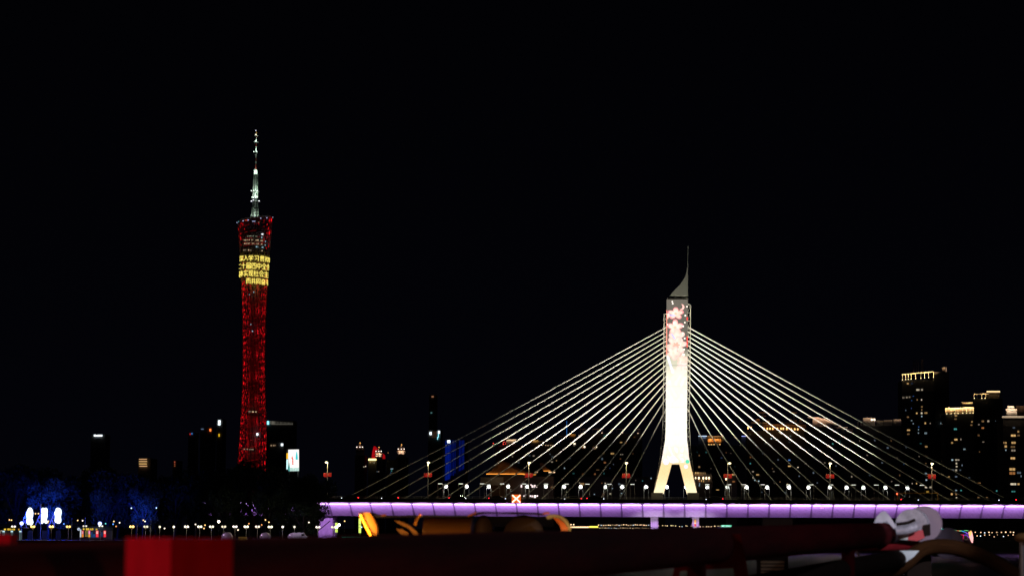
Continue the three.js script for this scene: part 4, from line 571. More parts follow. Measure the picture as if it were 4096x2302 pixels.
{ // far left: blue-lined tower, domes, sign towers, billboard
  const bl = building('blue_tower', 'tower block outlined by vertical blue light lines behind the left cables', [[1779, 1757, 1801, 0, 20], [1802, 1757, 1860, 3, 20]], 1500, M.dark, false);
  const bm = glow(0.005, 0.05, 0.95, 0.55), bm2 = glow(0.005, 0.05, 0.95, 0.2);
  for (let k = 0; k < 9; k++) boxPart('light_line', 1780.5 + k * 2.3, 1762, 1781.9 + k * 2.3, 1921 - k * 0.8, 1499, 0.4, k % 3 === 1 ? bm2 : bm, bl);
  for (const [x, y] of [[1803, 1901], [1808, 1901], [1814, 1901], [1820, 1892], [1837, 1883], [1843, 1881], [1849, 1878], [1854.5, 1875]]) boxPart('light_line', x - 0.55, 1760, x + 0.55, y, 1501, 0.4, bm, bl);
  boxPart('roof_sign', 1789, 1760, 1800, 1770, 1498, 0.6, glow(0.85, 0.95, 1, 3), bl);
  const dome = (px, yTop, yBase, R, D, label, red) => {
    const s = D / FOCAL, o = thing('domed_pavilion', label, 'building', V(at(px, 2000, D).x, GY, -D), 'floodlit domes on the skyline');
    const yb = at(px, yBase, D).y - GY, H = (yBase - yTop) * s, st = mat(0.5, 0.4, 0.33, 0.85), ribs = mat(0.4, 0.27, 0.2), prof = []; for (let i = 0; i <= 10; i++) { const a = i / 10 * Math.PI / 2; prof.push(new THREE.Vector2(Math.cos(a) * R * s + 0.02, Math.sin(a) * R * 1.02 * s)); }
    part('dome', new THREE.LatheGeometry(prof, 20).translate(0, yb, 0), mat(0.1, 0.08, 0.08), o);
    for (let k = 0; k < 16; k++) { const a = k / 16 * Math.PI * 2; part('dome_rib', tube(prof.filter((_, i) => i % 2 === 0).map((p) => V(p.x * 1.02 * Math.cos(a), yb + p.y * 1.02, p.x * 1.02 * Math.sin(a))), 0.16, 8, 4), ribs, o); }
    part('lantern', new THREE.CylinderGeometry(2.6 * s, 3.2 * s, 9 * s, 8).translate(0, yb + R * s + 4 * s, 0), mat(0.5, 0.3, 0.12), o); part('finial', new THREE.SphereGeometry(2.3 * s, 8, 6).translate(0, yb + R * s + 9.5 * s, 0), glow(1, 0.45, 0.1, 1.6), o);
    const dr = part('drum', new THREE.CylinderGeometry(R * 1.06 * s, R * 1.06 * s, 12 * s, 16).translate(0, yb - 7 * s, 0), st, o); part('cornice', new THREE.CylinderGeometry(R * 1.2 * s, R * 1.2 * s, 2 * s, 20).translate(0, yb - 0.9 * s, 0), ribs, o); part('lower_drum', new THREE.CylinderGeometry(R * 1.05 * s, R * 1.05 * s, 12 * s, 16).translate(0, yb - 20 * s, 0), st, o);
    for (let k = 0; k < 10; k++) { const a = k / 10 * Math.PI; part('arch_window', boxG(R * 0.2 * s, 7 * s, 0.4).rotateY(Math.PI / 2 - a).translate(Math.cos(a) * R * 1.07 * s, yb - 8.5 * s, Math.sin(a) * R * 1.07 * s), M.dark, dr); }
    part('wall', boxG(R * 2.6 * s, yb - 26 * s, 10).translate(0, (yb - 26 * s) / 2, -4), M.wallA, o);
    const I = 30; for (const dx of [-0.7, 0.1, 0.8]) { const lp = V(dx * R * s, yb + 1, R * 1.15 * s); part('lamp', new THREE.SphereGeometry(0.24, 6, 5).translate(lp.x, lp.y, lp.z), glow(1, 0.8, 0.7, 3), o); up(o, lp.clone().setZ(lp.z + 0.6).add(o.position), 1, 0.7, 0.55, 5, 10); }
    if (!red) { for (const dx of [-0.6, 0.6]) up(o, V(dx * R * s, yb - 16 * s, R * 1.7 * s).add(o.position), 1, 0.72, 0.5, I, 20); }
    return o;
  };
  dome(1437.5, 1768, 1795, 15, 1300, 'small dark dome with gold finial, leftmost of the three', true);
  dome(1513.5, 1783, 1812, 14, 1290, 'floodlit dome beside the red-glowing sail roof, middle of the three', false);
  dome(1604, 1773, 1803, 16, 1280, 'floodlit ribbed dome on arcaded drum, rightmost of the three', false);
  const rs = thing('red_sail_roof', 'red glowing pointed sail-shaped roof beside the middle dome', 'building', V(at(1500, 2000, 1310).x, GY, -1310));
  part('sail', shapeG([[1486, 1823], [1489, 1805], [1494, 1785], [1497, 1783], [1504, 1790], [1514, 1800], [1524, 1810], [1536, 1818], [1537, 1834], [1486, 1834]], 1310, 4, rs.position), glow(0.5, 0.004, 0.008, 0.6), rs);
  for (let k = 0; k < 11; k++) { const x = 1490 + k * 4.2, yt = x < 1497 ? 1800 - (x - 1489) * 2 : 1785 + (x - 1497) * 0.85; boxPart('seam', x, yt, x + 1, 1832, 1309.4, 0.3, glow(0.9, 0.01, 0.015, 0.5), rs); }
  boxPart('wall', 1486, 1834, 1537, 2100, 1310, 6, M.wallA, rs);
  const st = building('shop_terrace', 'low terrace with a brilliant yellow light strip below the domes', [[1472, 1846, 1506, 0, 10], [1545, 1838, 1592, 4, 10]], 1200, M.wallB, false);
  boxPart('light_strip', 1473, 1833.5, 1504, 1840.5, 1199, 0.5, glow(1, 0.75, 0.25, 3), st); boxPart('attic', 1473, 1840.6, 1504, 1846, 1200, 3, M.wallB, st); up(st, at(1488, 1843, 1195), 1, 0.72, 0.28, 60, 20);
  windows(st, [[1480, 1848, 3, 6, 'Y'], [1488, 1847, 3, 5, 'y'], [1496, 1850, 4, 5, 'w'], [1567, 1874, 12, 4, 'C'], [1566, 1882, 3, 5, 'T'], [1508, 1885, 4, 3, 'c'], [1514, 1885, 6, 4, 'w'], [1562, 1890, 3, 3, 'B'], [1455, 1866, 5, 4, 'W'], [1462, 1864, 4, 5, 'W'], [1552, 1810, 3.4, 6, 'O']], 1196);
  const signTower = (label, x0, y, x1, D, signs) => { const o = building('office_tower', label, [[x0, y, x1, 0, 20]], D, M.wallA, false); for (const [a, b, c, d, m] of signs) boxPart('rooftop_sign', a, b, c, d, D - 1, 0.8, m, o); return o; };
  const wh = glow(0.8, 0.93, 1, 2.2), cy = glow(0.3, 0.85, 1, 1.6);
  signTower('distant dark tower with two white signs left of the blue tower', 1712, 1720, 1762, 2200, [[1718, 1727, 1726, 1738, wh], [1752, 1722, 1759, 1733, wh], [1752, 1734, 1754.5, 1748, cy], [1749, 1746, 1751, 1757, cy], ...[...Array(8)].map((_, i) => [1728 + i * 2.6, 1724, 1728.8 + i * 2.6, 1750, glow(0.5, 0.25, 0.15, 0.1)])]);
  signTower('very tall dark tower with a tiny amber lamp near its top', 1716, 1578, 1742, 2600, [[1726, 1583, 1734, 1588, glow(0.9, 0.4, 0.2, 0.35)], [1722, 1648, 1728, 1652, glow(0.2, 0.5, 0.5, 0.4)]]);
  signTower('distant office block with cyan sign and faint crown lights beside the red tower', 1066, 1682, 1174, 2400, [[1067, 1683, 1075, 1697, cy], ...[...Array(17)].map((_, i) => [1081 + i * 5.4, 1683 + i * 0.4, 1083 + i * 5.4 + rr(0, 2), 1695 + i * 0.15, glow(0.8, 0.75, 0.6, i < 4 ? 0.16 : 0.06)]), [1084, 1695, 1170, 1697, glow(0.8, 0.75, 0.6, 0.12)]]);
  signTower('distant low block with a small white sign above the billboard', 1078, 1768, 1134, 2300, [[1123, 1773, 1131, 1782, wh], [1081, 1778, 1087, 1783, glow(0.9, 0.6, 0.35, 0.3)], [1091, 1778, 1097, 1783, glow(0.9, 0.6, 0.35, 0.3)], [1099, 1778, 1102, 1782, glow(0.9, 0.6, 0.35, 0.2)]]);
  signTower('distant dark tower left of the red tower with a stacked white sign', 866, 1675, 890, 2500, [[871.5, 1680, 880.5, 1691, wh], [871, 1692.5, 880, 1699, wh], [895, 1734, 899, 1745, glow(1, 0.6, 0.02, 0.9)].map((v, i) => (i < 4 ? [873, 1734, 877, 1745][i] : v))]);
  signTower('distant dark block with a small orange sign left of the red tower', 800, 1708, 848, 2450, [[837, 1714, 843, 1724, glow(1, 0.2, 0.04, 1.8)], [790, 1714, 800, 1715.5, glow(0.4, 0.6, 1, 0.4)].map((v, i) => (i < 4 ? [803, 1714, 813, 1716][i] : v))]);
  signTower('distant dark block with tiny red and blue lamps', 752, 1728, 778, 2450, [[758, 1732, 760, 1738, glow(1, 0.05, 0.05, 0.8)], [765, 1730, 767.5, 1736, glow(0.08, 0.35, 1, 0.8)]]);
  signTower('distant dark tower with a lone bluish-white name sign far left', 362, 1736, 420, 2300, [[374, 1737.5, 381, 1744, wh], [382, 1739, 387, 1743.5, wh], [388.5, 1738, 407, 1744, wh], [380, 1748, 396, 1749.5, glow(0.5, 0.6, 0.8, 0.2)]]);
  signTower('small far block with four warm lit floor stripes above the trees', 552, 1832, 602, 1600, [[555, 1834.5, 585, 1836.5, glow(1, 0.55, 0.25, 0.9)], [555, 1843.5, 586, 1845.5, glow(1, 0.6, 0.25, 1)], [555, 1853, 585, 1855, glow(1, 0.6, 0.2, 1.1)], [556, 1862, 586, 1864.5, glow(1, 0.55, 0.25, 0.9)]]);
  signTower('far dark mast block with three tiny red lamps', 690, 1840, 704, 1600, [[696, 1845, 698.5, 1847.5, glow(1, 0.2, 0.1, 0.8)], [696, 1853, 698.5, 1855, glow(1, 0.2, 0.1, 0.6)], [696, 1861, 698.5, 1863, glow(1, 0.3, 0.1, 0.6)]]);
  // billboard: glowing picture of a pine and a red spire on white
  const bb = thing('led_billboard', 'bright white LED billboard with teal pine and red spire above trees', 'billboard', V(at(1172, 2000, 900).x, GY, -900));
  const W = 90, H = 170, data = new Uint8Array(W * H * 4);
  for (let j = 0; j < H; j++) for (let i = 0; i < W; i++) {
    const x = i / W * 44, y = j / H * 86; let c = [255, 252, 246];
    if (x > 30 && x < 40 && y > 9 && Math.abs(x - 35) < (y - 9) * 0.16 + ((y * 1.3) % 3) && y < 40) c = rnd() < 0.25 ? [120, 225, 225] : [40, 190, 195];
    if (y > 24 && y < 36 && Math.abs(x - 16) < (y - 24) * 0.28) c = [232, 48, 32];
    if (y >= 36 && y < 60 && Math.abs(x - 18.5) < 2.2 + 0.8 * Math.sin(y)) c = [225, 60, 45];
    if (x < 6 && y > 50 && Math.abs(x - 3) < (y - 50) * 0.12 + 0.6) c = [60, 150, 150];
    if (y > 72 && rnd() < 0.5) c = [90, 170, 160];
    data.set([...c, 255], ((H - 1 - j) * W + i) * 4);
  }
  const tex = new THREE.DataTexture(data, W, H); tex.colorSpace = THREE.SRGBColorSpace; tex.magFilter = THREE.LinearFilter; tex.needsUpdate = true;
  const q = pxBox(1152, 1797, 1195, 1883, 899, 0.3), scr = part('screen', boxG(q.w, q.h, q.t), new THREE.MeshStandardMaterial({ color: 0x050505, emissive: 0xffffff, emissiveMap: tex, emissiveIntensity: 1.15 }), bb, q.c); scr.rotation.z = 0.02;
  boxPart('side_panel', 1145, 1811, 1151.5, 1834, 899, 0.3, glow(1, 0.5, 0.02, 1.1), bb); boxPart('side_panel', 1145, 1836, 1150, 1876, 899, 0.3, glow(0.6, 0.95, 1, 1.4), bb); boxPart('backing', 1143, 1795, 1197, 1885, 899.6, 1, M.dark, bb); for (const x of [1155, 1190]) boxPart('leg', x - 4, 1884, x + 4, 2102, 899.8, 1.2, M.pole, bb);
}
// ------------------------------------------------------------------ trees of the left bank
function leafCrown(n, R, H, leaf, sd) {
  const keep = seed; seed = sd; const pos = [], lobes = []; for (let i = 0; i < 13; i++) { const a = rnd() * 6.283, r = R * Math.sqrt(rnd()) * 0.72; lobes.push([Math.cos(a) * r, H * rr(0.12, 0.82), Math.sin(a) * r, R * rr(0.26, 0.48)]); }
  for (let i = 0; i < n; i++) {
    const [lx, ly, lz, lr] = lobes[i % lobes.length], u = rnd() * 2 - 1, a = rnd() * 6.283, q = Math.sqrt(1 - u * u), d = lr * (0.55 + 0.5 * rnd());
    const c = V(lx + q * Math.cos(a) * d, ly + u * d * 0.8, lz + q * Math.sin(a) * d), e = leaf * rr(0.6, 1.3), ax = V(rr(-1, 1), rr(-1, 1), rr(-1, 1)).normalize(), b = ax.clone().cross(V(rr(-1, 1), rr(-1, 1), rr(-1, 1))).normalize();
    const P0 = c.clone().addScaledVector(ax, e), P1 = c.clone().addScaledVector(b, e * 0.45), P2 = c.clone().addScaledVector(ax, -e), P3 = c.clone().addScaledVector(b, -e * 0.45);
    for (const v of [P0, P1, P2, P0, P2, P3]) pos.push(v.x, v.y, v.z);
  }
  seed = keep; const g = new THREE.BufferGeometry(); g.setAttribute('position', new THREE.Float32BufferAttribute(pos, 3)); g.computeVertexNormals(); return g;
}
const crowns = [0, 1, 2, 3].map((k) => leafCrown(4200, 6.2 + k * 0.4, 11, 0.36, 77 + k * 31));
const trunkG = [0, 1].map((k) => { const gs = [tube([V(0, 0, 0), V(0.15, 2.5, 0.1), V(-0.1, 5, 0), V(0.1, 9, 0)], 0.32, 10, 7)]; for (let i = 0; i < 6; i++) { const a = i * 1.05 + k, h = 3.2 + i * 0.7; gs.push(tube([V(0, h, 0), V(Math.cos(a) * 1.6, h + 1.7, Math.sin(a) * 1.6), V(Math.cos(a) * 3.4, h + 4, Math.sin(a) * 3.4)], 0.14, 6, 5)); } return merge(gs); });
let treeNo = 0;
function tree(px, yTop, D, w, label, k = treeNo % 4, group = 'trees of the dark left bank') {
  const top = at(px, yTop, D).y - GY, o = thing('broadleaf_tree', label, 'tree', V(at(px, 2100, D).x, GY, -D), group); treeNo++;
  const sy = top / 14.6, sx = w / 13;
  part('trunk', trunkG[k % 2], M.trunk, o).scale.set(1, sy, 1);
  const c = part('crown', crowns[k], k % 2 ? M.leafA : M.leafB, o); c.position.y = top * 0.2; c.scale.set(sx, sy * 1.02, sx); c.rotation.y = treeNo * 1.7;
  return o;
}
[[-40, 1845, 622, 14], [60, 1838, 612, 14], [150, 1850, 626, 13], [235, 1872, 604, 13], [320, 1862, 618, 13], [395, 1832, 628, 12], [470, 1872, 610, 13], [545, 1880, 606, 12], [620, 1878, 618, 12], [700, 1888, 612, 13], [780, 1868, 622, 13], [855, 1848, 616, 12], [925, 1842, 624, 13], [1000, 1822, 618, 13], [1065, 1852, 626, 12], [1120, 1882, 614, 12], [1190, 1852, 610, 13], [1255, 1880, 606, 11], [190, 1905, 596, 10], [430, 1930, 598, 9], [570, 1925, 594, 8.5], [905, 1935, 598, 9], [1080, 1945, 596, 9]].forEach(([x, y, D, w], i) => {
  tree(x, y, D, w, i < 18 ? `dark leafy riverbank tree, ${ORD[i]} of the tall row from the left` : `smaller leafy tree in front of the tall row, ${ORD[i - 18]} from the left`);
});
tree(1215, 1985, 590, 8, 'dark tree whose leaves overlap the left end of the violet girder', 1); tree(1262, 2000, 592, 6.5, 'tree just left of the violet-lit left bridge pier', 2);
// ------------------------------------------------------------------ the glowing three-character sign
const wsign = glow(0.82, 0.93, 1, 2.2);
const glyphs = [
  [[110, 2040], [114, 2033], [119, 2030], [124, 2033], [128, 2041], [130, 2052], [128, 2066], [126, 2072], [129, 2082], [130, 2089], [126, 2096], [121, 2098], [117, 2094], [112, 2096], [107, 2090], [106, 2082], [108, 2072], [106, 2060], [107, 2049]],
  [[166, 2034], [171, 2031], [177, 2033], [184, 2031], [187, 2036], [187, 2052], [187, 2066], [184, 2076], [187, 2086], [184, 2091], [178, 2088], [172, 2086], [168, 2092], [164, 2090], [164, 2080], [167, 2072], [164, 2062], [168, 2054], [165, 2044]],
  [[224, 2034], [229, 2031], [235, 2032], [241, 2036], [243, 2044], [242, 2058], [240, 2066], [242, 2076], [241, 2086], [235, 2091], [226, 2089], [220, 2084], [220, 2074], [222, 2066], [219, 2056], [219, 2046], [223, 2042]],
];
glyphs.forEach((g, i) => {
  const D = 588, c = at([118, 176, 231][i], 2100, D), o = thing('sign_character', `${['left', 'middle', 'right'][i]} one of three dazzling bluish-white sign characters on riverbank frames`, 'sign', V(c.x, GY, -D), 'glowing sign characters');
  const s = new THREE.Shape(new THREE.CatmullRomCurve3(g.map(([x, y]) => { const p = at(x, y, D).sub(o.position); return V(p.x, p.y, 0); }), true).getPoints(60).map((p) => new THREE.Vector2(p.x, p.y)));
  part('letter', new THREE.ExtrudeGeometry(s, { depth: 0.25, bevelEnabled: true, bevelSize: 0.08, bevelThickness: 0.08, bevelSegments: 2 }), wsign, o);
  const bs = new THREE.Shape(s.getPoints().map((p) => p.clone())); part('backing', new THREE.ExtrudeGeometry(bs, { depth: 0.06, bevelEnabled: true, bevelSize: 0.16, bevelThickness: 0.02, bevelSegments: 1 }).translate(0, 0, -0.24), M.dark, o);  // dark plate added to keep the white glow off the trees
  const X = g.reduce((a, q) => Math.min(a, q[0]), 9999), q = (x, y, z) => at(x, y, D + z).sub(o.position), fm = mat(0.3, 0.32, 0.5, 0.5, 0.2);
  for (const [a, b] of [[[X - 3, i === 1 ? 2018 : 2046], [X - 3, 2110]], [[X - 3, 2052], [X - 26, 2104]], [[X - 14, 2071], [X - 3, 2071]], [[X - 16, 2074], [X - 5, 2096]]]) part('frame_bar', bar(q(a[0], a[1], 0.4), q(b[0], b[1], 0.4), 0.09), fm, o);
  part('base_post', boxG(1.2, 2.2, 0.5, 0, 1.1, -0.5), M.dark, o);
  const p = at([118, 176, 231][i], 2062, D); point(o, V(p.x, p.y, p.z - 1.2), 0.008, 0.04, 1, 210, 40); point(o, V(p.x - 1.2, p.y, p.z + 1.6), 0.1, 0.2, 1, 8, 30);  // unseen blue lights by each character, placed to light trees and frame
});
// ------------------------------------------------------------------ lamps, floods and poles of the park
const globe = new THREE.SphereGeometry(0.26, 12, 9);
const lamps = [[0, 2118, 1], [52, 2105, 1], [130, 2105, 3], [204, 2105, 2], [272, 2105, 3], [338, 2105, 1], [402, 2105, 1], [526, 2105, 2], [582, 2105, 1], [638, 2106, 0], [694, 2106, 0], [745, 2105, 1], [798, 2105, 1], [845, 2105, 1], [894, 2105, 1], [939, 2105, 1], [984, 2105, 1], [1029, 2105, 1], [1080, 2106, 1], [1130, 2106, 0], [1177, 2106, 0], [1271, 2107, 1], [1333, 2107, 1]];
lamps.forEach(([x, y, k], i) => {
  const D = 580 + (i % 3) * 1.5, p = at(x, y, D), o = thing('park_lamp', `glowing globe lamp on the riverbank promenade, ${ORD[i]} from the left`, 'lamp', V(p.x, GY, -D), 'globe lamps along the promenade'), h = p.y - GY;
  part('post', new THREE.CylinderGeometry(0.05, 0.08, h, 7).translate(0, h / 2, 0), M.pole, o);
  const m = k >= 2 ? glow(1, 0.62, 0.15, rr(2, 4)) : glow(1, rr(0.86, 0.97), rr(0.6, 0.85), rr(1.1, 2.6));
  for (const s of k === 0 ? [0] : [-0.32, 0.32]) part('globe', globe, m, o).position.set(s, h, 0);
  if (k) part('arm', boxG(0.7, 0.06, 0.06, 0, h - 0.22, 0), M.pole, o);
  point(o, V(p.x, p.y - 0.1, p.z + 0.6), 1, k >= 2 ? 0.65 : 0.85, k >= 2 ? 0.25 : 0.6, 1.6, 10);
});
[[85, 2092, 'blue flood lamp glaring left of the three glowing characters'], [398, 2093, 'blue flood lamp glaring above the ticket pavilion roof']].forEach(([x, y, label], i) => {
  const D = 584, p = at(x, y, D), o = thing('blue_floodlight', label, 'floodlight', V(p.x, GY, -D), 'blue floodlights'), h = p.y - GY;
  part('post', new THREE.CylinderGeometry(0.07, 0.07, h, 7).translate(0, h / 2, 0), M.pole, o); part('lens', new THREE.SphereGeometry(0.45, 14, 10).translate(0, h, 0), glow(0.4, 0.5, 1, 3), o); part('hood', new THREE.CylinderGeometry(0.3, 0.56, 0.5, 12).rotateX(Math.PI / 2).translate(0, h, -0.6), M.dark, o);
  point(o, V(p.x + 0.3, p.y + 0.2, p.z + 0.9), 0.02, 0.06, 1, 60, 20); spot(o, V(p.x, p.y + 0.8, p.z - 1.4), V(p.x + (i ? 4 : 3), p.y + 9, p.z - 22), 0.008, 0.035, 1, i ? 260 : 900, 0.6, 1, 20);
});
[[548, 2080, 565, 2040, 900], [600, 2090, 618, 2010, 260]].forEach(([x, y, tx, ty, I], i) => {
  const D = 583, p = at(x, y + 18, D), o = thing('unseen_tree_uplight', `small unseen blue uplight under the lit tree right of the pavilion, ${i ? 'fainter' : 'stronger'} one`, 'uplight', V(p.x, GY, -D));
  const h = p.y - GY; part('post', new THREE.CylinderGeometry(0.06, 0.06, h, 6).translate(0, h / 2, 0), M.pole, o); part('housing', boxG(0.5, 0.3, 0.3, 0, h + 0.15, 0), M.dark, o);
  spot(o, V(p.x, p.y + 0.5, p.z), at(tx, ty, 594), 0.01, 0.045, 1, I, 0.42, 0.9, 10);  // out of view, placed to light the blue patch of the tree
});
[[286, 2074, 2152, 'thin grey pole left of the ticket pavilion'], [602, 2075, 2142, 'thin grey pole right of the ticket pavilion'], [340, 2071, 2104, 'blue-lit thin pole rising behind the ticket pavilion'], [163, 2016, 2120, 'slim tall mast beside the middle sign character']].forEach(([x, y0, y1, label], i) => {
  const D = 579 + (i > 1 ? 7.5 : 0), a = at(x, y0, D), o = thing('thin_pole', label, 'pole', V(a.x, GY, -D)), h = a.y - GY;
  part('pole', new THREE.CylinderGeometry(0.07, 0.1, h, 7).translate(0, h / 2, 0), mat(0.4, 0.42, 0.45, 0.5, 0.2), o); part('cap', new THREE.SphereGeometry(0.13, 8, 6).translate(0, h + 0.05, 0), M.steel, o);
});
// scattered small lamps seen through the leaves
[[36, 2078, 'Y'], [44, 2079, 'Y'], [140, 2053, 'Y'], [152, 2053, 'Y'], [192, 2083, 'Y'], [190, 2089, 'Y'], [254, 2094, 'B'], [309, 2080, 'Y'], [329, 2081, 'W'], [421, 2093, 'T'], [451, 2095, 'B'], [454, 2084, 'Y'], [477, 2089, 'W'], [463, 2104, 'O'], [572, 2079, 'Y'], [579, 2084, 'W'], [624, 2030, 'C'], [524, 2031, 'C'], [657, 2112, 'W'], [781, 2096, 'W'], [819, 2099, 'Y'], [815, 2112, 'Y'], [874, 2085, 'X'], [951, 2118, 'W'], [995, 2093, 'O'], [1046, 2098, 'O'], [1061, 2078, 'Y'], [1075, 2087, 'Y'], [1235, 2088, 'W'], [1356, 2098, 'X'], [1378, 2083, 'Y'], [1446, 2107, 'C'], [1346, 2107, 'X']].forEach(([x, y, k], i) => {
  const D = 577 + (i % 4), p = at(x, y, D), o = thing('small_lamp', `tiny ${{ Y: 'yellow', W: 'white', B: 'blue', T: 'green', O: 'orange', C: 'cyan', X: 'bright white' }[k]} lamp among the left bank trees, ${ORD[i]} from the left`, 'lamp', V(p.x, GY, -D), 'tiny lamps among the trees'), h = p.y - GY;
  part('stem', new THREE.CylinderGeometry(0.025, 0.03, h, 5).translate(0, h / 2, 0), M.dark, o); part('bulb', new THREE.SphereGeometry(k === 'X' ? 0.3 : 0.17, 8, 6).translate(0, h, 0), glow(...WIN[k].slice(0, 3), WIN[k][3] * 2.2), o);
});
// ------------------------------------------------------------------ ticket pavilion with banners, left kiosk
{
  const D = 578, o = thing('ticket_pavilion', 'flat-roofed riverside ticket pavilion with red and pink lit banners', 'pavilion', V(at(380, 2150, D).x, GY, -D));
  boxPart('roof', 300, 2104, 452, 2108, D, 6, M.dark, o); boxPart('fascia', 312, 2109, 448, 2121, D, 0.5, mat(0.05, 0.05, 0.06), o); boxPart('back_wall', 318, 2121, 446, 2180, D + 4, 0.5, mat(0.12, 0.16, 0.25), o);
  for (const x of [319, 357, 399, 446]) boxPart('column', x - 1.5, 2121, x + 1.5, 2182, D + 0.3, 0.3, mat(0.3, 0.3, 0.32), o);
  const bn = [[325, 332, [1, 0.03, 0.12, 0.9], [1, 0.3, 0.03, 0.9]], [352, 359, [1, 0.05, 0.5, 0.9], [1, 0.4, 0.05, 0.9]], [382, 392, [1, 0.03, 0.06, 1], [1, 0.03, 0.06, 0.9]], [413, 422, [1, 0.03, 0.05, 1], [1, 0.03, 0.05, 0.9]]];
  for (const [a, b, c1, c2] of bn) { const up1 = boxPart('banner', a, 2121, b, 2135, D - 0.1, 0.12, glow(...c1), o), lo = boxPart('banner', a, 2135.2, b, 2147, D - 0.1, 0.12, glow(...c2), o); for (let k = 0; k < 3; k++) { boxPart('banner_text', a + 1.2, 2124 + k * 3.6, b - 1.2, 2126 + k * 3.6, D - 0.26, 0.05, glow(1, 0.8, 0.7, 0.9), o); } }
  for (const [a, b] of [[339, 343], [345, 349]]) for (let k = 0; k < 5; k++) boxPart('notice_text', a, 2122 + k * 5, b, 2125 + k * 5, D - 0.1, 0.08, glow(0.8, 0.7, 0.15, 0.35), o);
  for (const [a, b, y0, y1] of [[363, 368, 2127, 2148], [370, 379, 2135, 2148], [404, 408, 2127, 2146]]) boxPart('blue_panel', a, y0, b, y1, D + 0.2, 0.1, glow(0.01, 0.12, 0.4, 0.4), o);
  // sign band: emblem, four characters, small line, round number
  const yl = glow(1, 0.66, 0.06, 0.9);
  boxPart('sign_emblem', 330, 2112, 336, 2118, D - 0.15, 0.1, yl, o);
  const strokes = { a: [[0, 0, 10, 0], [0, 0, 0, 10], [10, 0, 10, 10], [0, 5, 10, 5], [0, 10, 10, 10]], b: [[0, 1, 10, 1], [5, 1, 5, 10], [1, 5, 9, 5], [0, 10, 10, 10]], c: [[4, 0, 10, 10], [5, 2, 0, 10]], d: [[0, 1, 10, 1], [0, 1, 0, 10], [10, 1, 10, 10], [0, 10, 10, 10]] };
  [['a', 343], ['b', 350], ['c', 358], ['d', 366]].forEach(([k, x]) => part('sign_character', merge(strokes[k].map(([x0, y0, x1, y1]) => bar(at(x + x0 * 0.48, 2112 + y0 * 0.55, D - 0.15).sub(o.position), at(x + x1 * 0.48, 2112 + y1 * 0.55, D - 0.15).sub(o.position), 0.06, 4))), yl, o));
  boxPart('sign_line', 343, 2119, 366, 2120.2, D - 0.15, 0.08, glow(1, 0.66, 0.06, 0.5), o); boxPart('sign_mark', 381, 2113, 388, 2119, D - 0.15, 0.1, glow(1, 0.7, 0.06, 0.5), o);
  const p = at(313.5, 2115, D - 0.3).sub(o.position), num = part('number_disc', new THREE.CylinderGeometry(0.3, 0.3, 0.1, 20).rotateX(Math.PI / 2).translate(p.x, p.y, p.z), glow(0.02, 0.12, 0.5, 0.7), o);
  part('disc_ring', new THREE.TorusGeometry(0.28, 0.05, 6, 20).translate(p.x, p.y, p.z + 0.08), glow(0.8, 0.9, 1, 0.9), num); part('numeral', merge([bar(V(p.x + 0.02, p.y - 0.18, p.z + 0.08), V(p.x + 0.02, p.y + 0.17, p.z + 0.08), 0.05, 5), bar(V(p.x + 0.02, p.y + 0.17, p.z + 0.08), V(p.x - 0.1, p.y + 0.06, p.z + 0.08), 0.04, 5)]), glow(0.9, 0.95, 1, 1), num);
  part('wall_lamp', boxG(0.25, 1.8, 0.2).translate(0, 0, 0), glow(0.7, 0.85, 0.9, 0.8), o, at(321, 2132, D - 0.2));
  point(o, at(375, 2123, D - 2.5), 0.5, 0.65, 1, 8, 20);
  const k2 = thing('ticket_kiosk', 'small kiosk at the left edge with yellow sign and pale lit posts', 'kiosk', V(at(40, 2150, D).x, GY, -D));
  boxPart('roof', -30, 2108, 92, 2111, D, 5, M.dark, k2); boxPart('back_wall', -20, 2121, 86, 2180, D + 3, 0.5, mat(0.08, 0.09, 0.12), k2); boxPart('fascia', -20, 2111.4, 82, 2121, D + 0.2, 0.4, M.dark, k2);
  boxPart('sign_emblem', 14, 2113, 22, 2119, D - 0.1, 0.1, yl, k2); [['a', 29], ['b', 36], ['c', 44], ['d', 52]].forEach(([k, x]) => part('sign_character', merge(strokes[k].map(([x0, y0, x1, y1]) => bar(at(x + x0 * 0.5, 2113 + y0 * 0.55, D - 0.1).sub(k2.position), at(x + x1 * 0.5, 2113 + y1 * 0.55, D - 0.1).sub(k2.position), 0.06, 4))), yl, k2)); boxPart('sign_mark', 71, 2113, 76, 2120, D - 0.1, 0.1, glow(1, 0.5, 0.05, 0.5), k2);
  for (const x of [12, 45, 79]) { boxPart('post_lamp', x - 4, 2121.4, x + 4, 2127, D - 0.1, 0.3, glow(0.6, 0.9, 1, 1), k2); for (const s of [-2.6, 2.6]) boxPart('post', x + s - 0.9, 2127, x + s + 0.9, 2182, D - 0.1, 0.25, glow(0.45, 0.7, 0.75, 0.3), k2); }  // pale posts emit a faint glow in place of lamplight on them
}
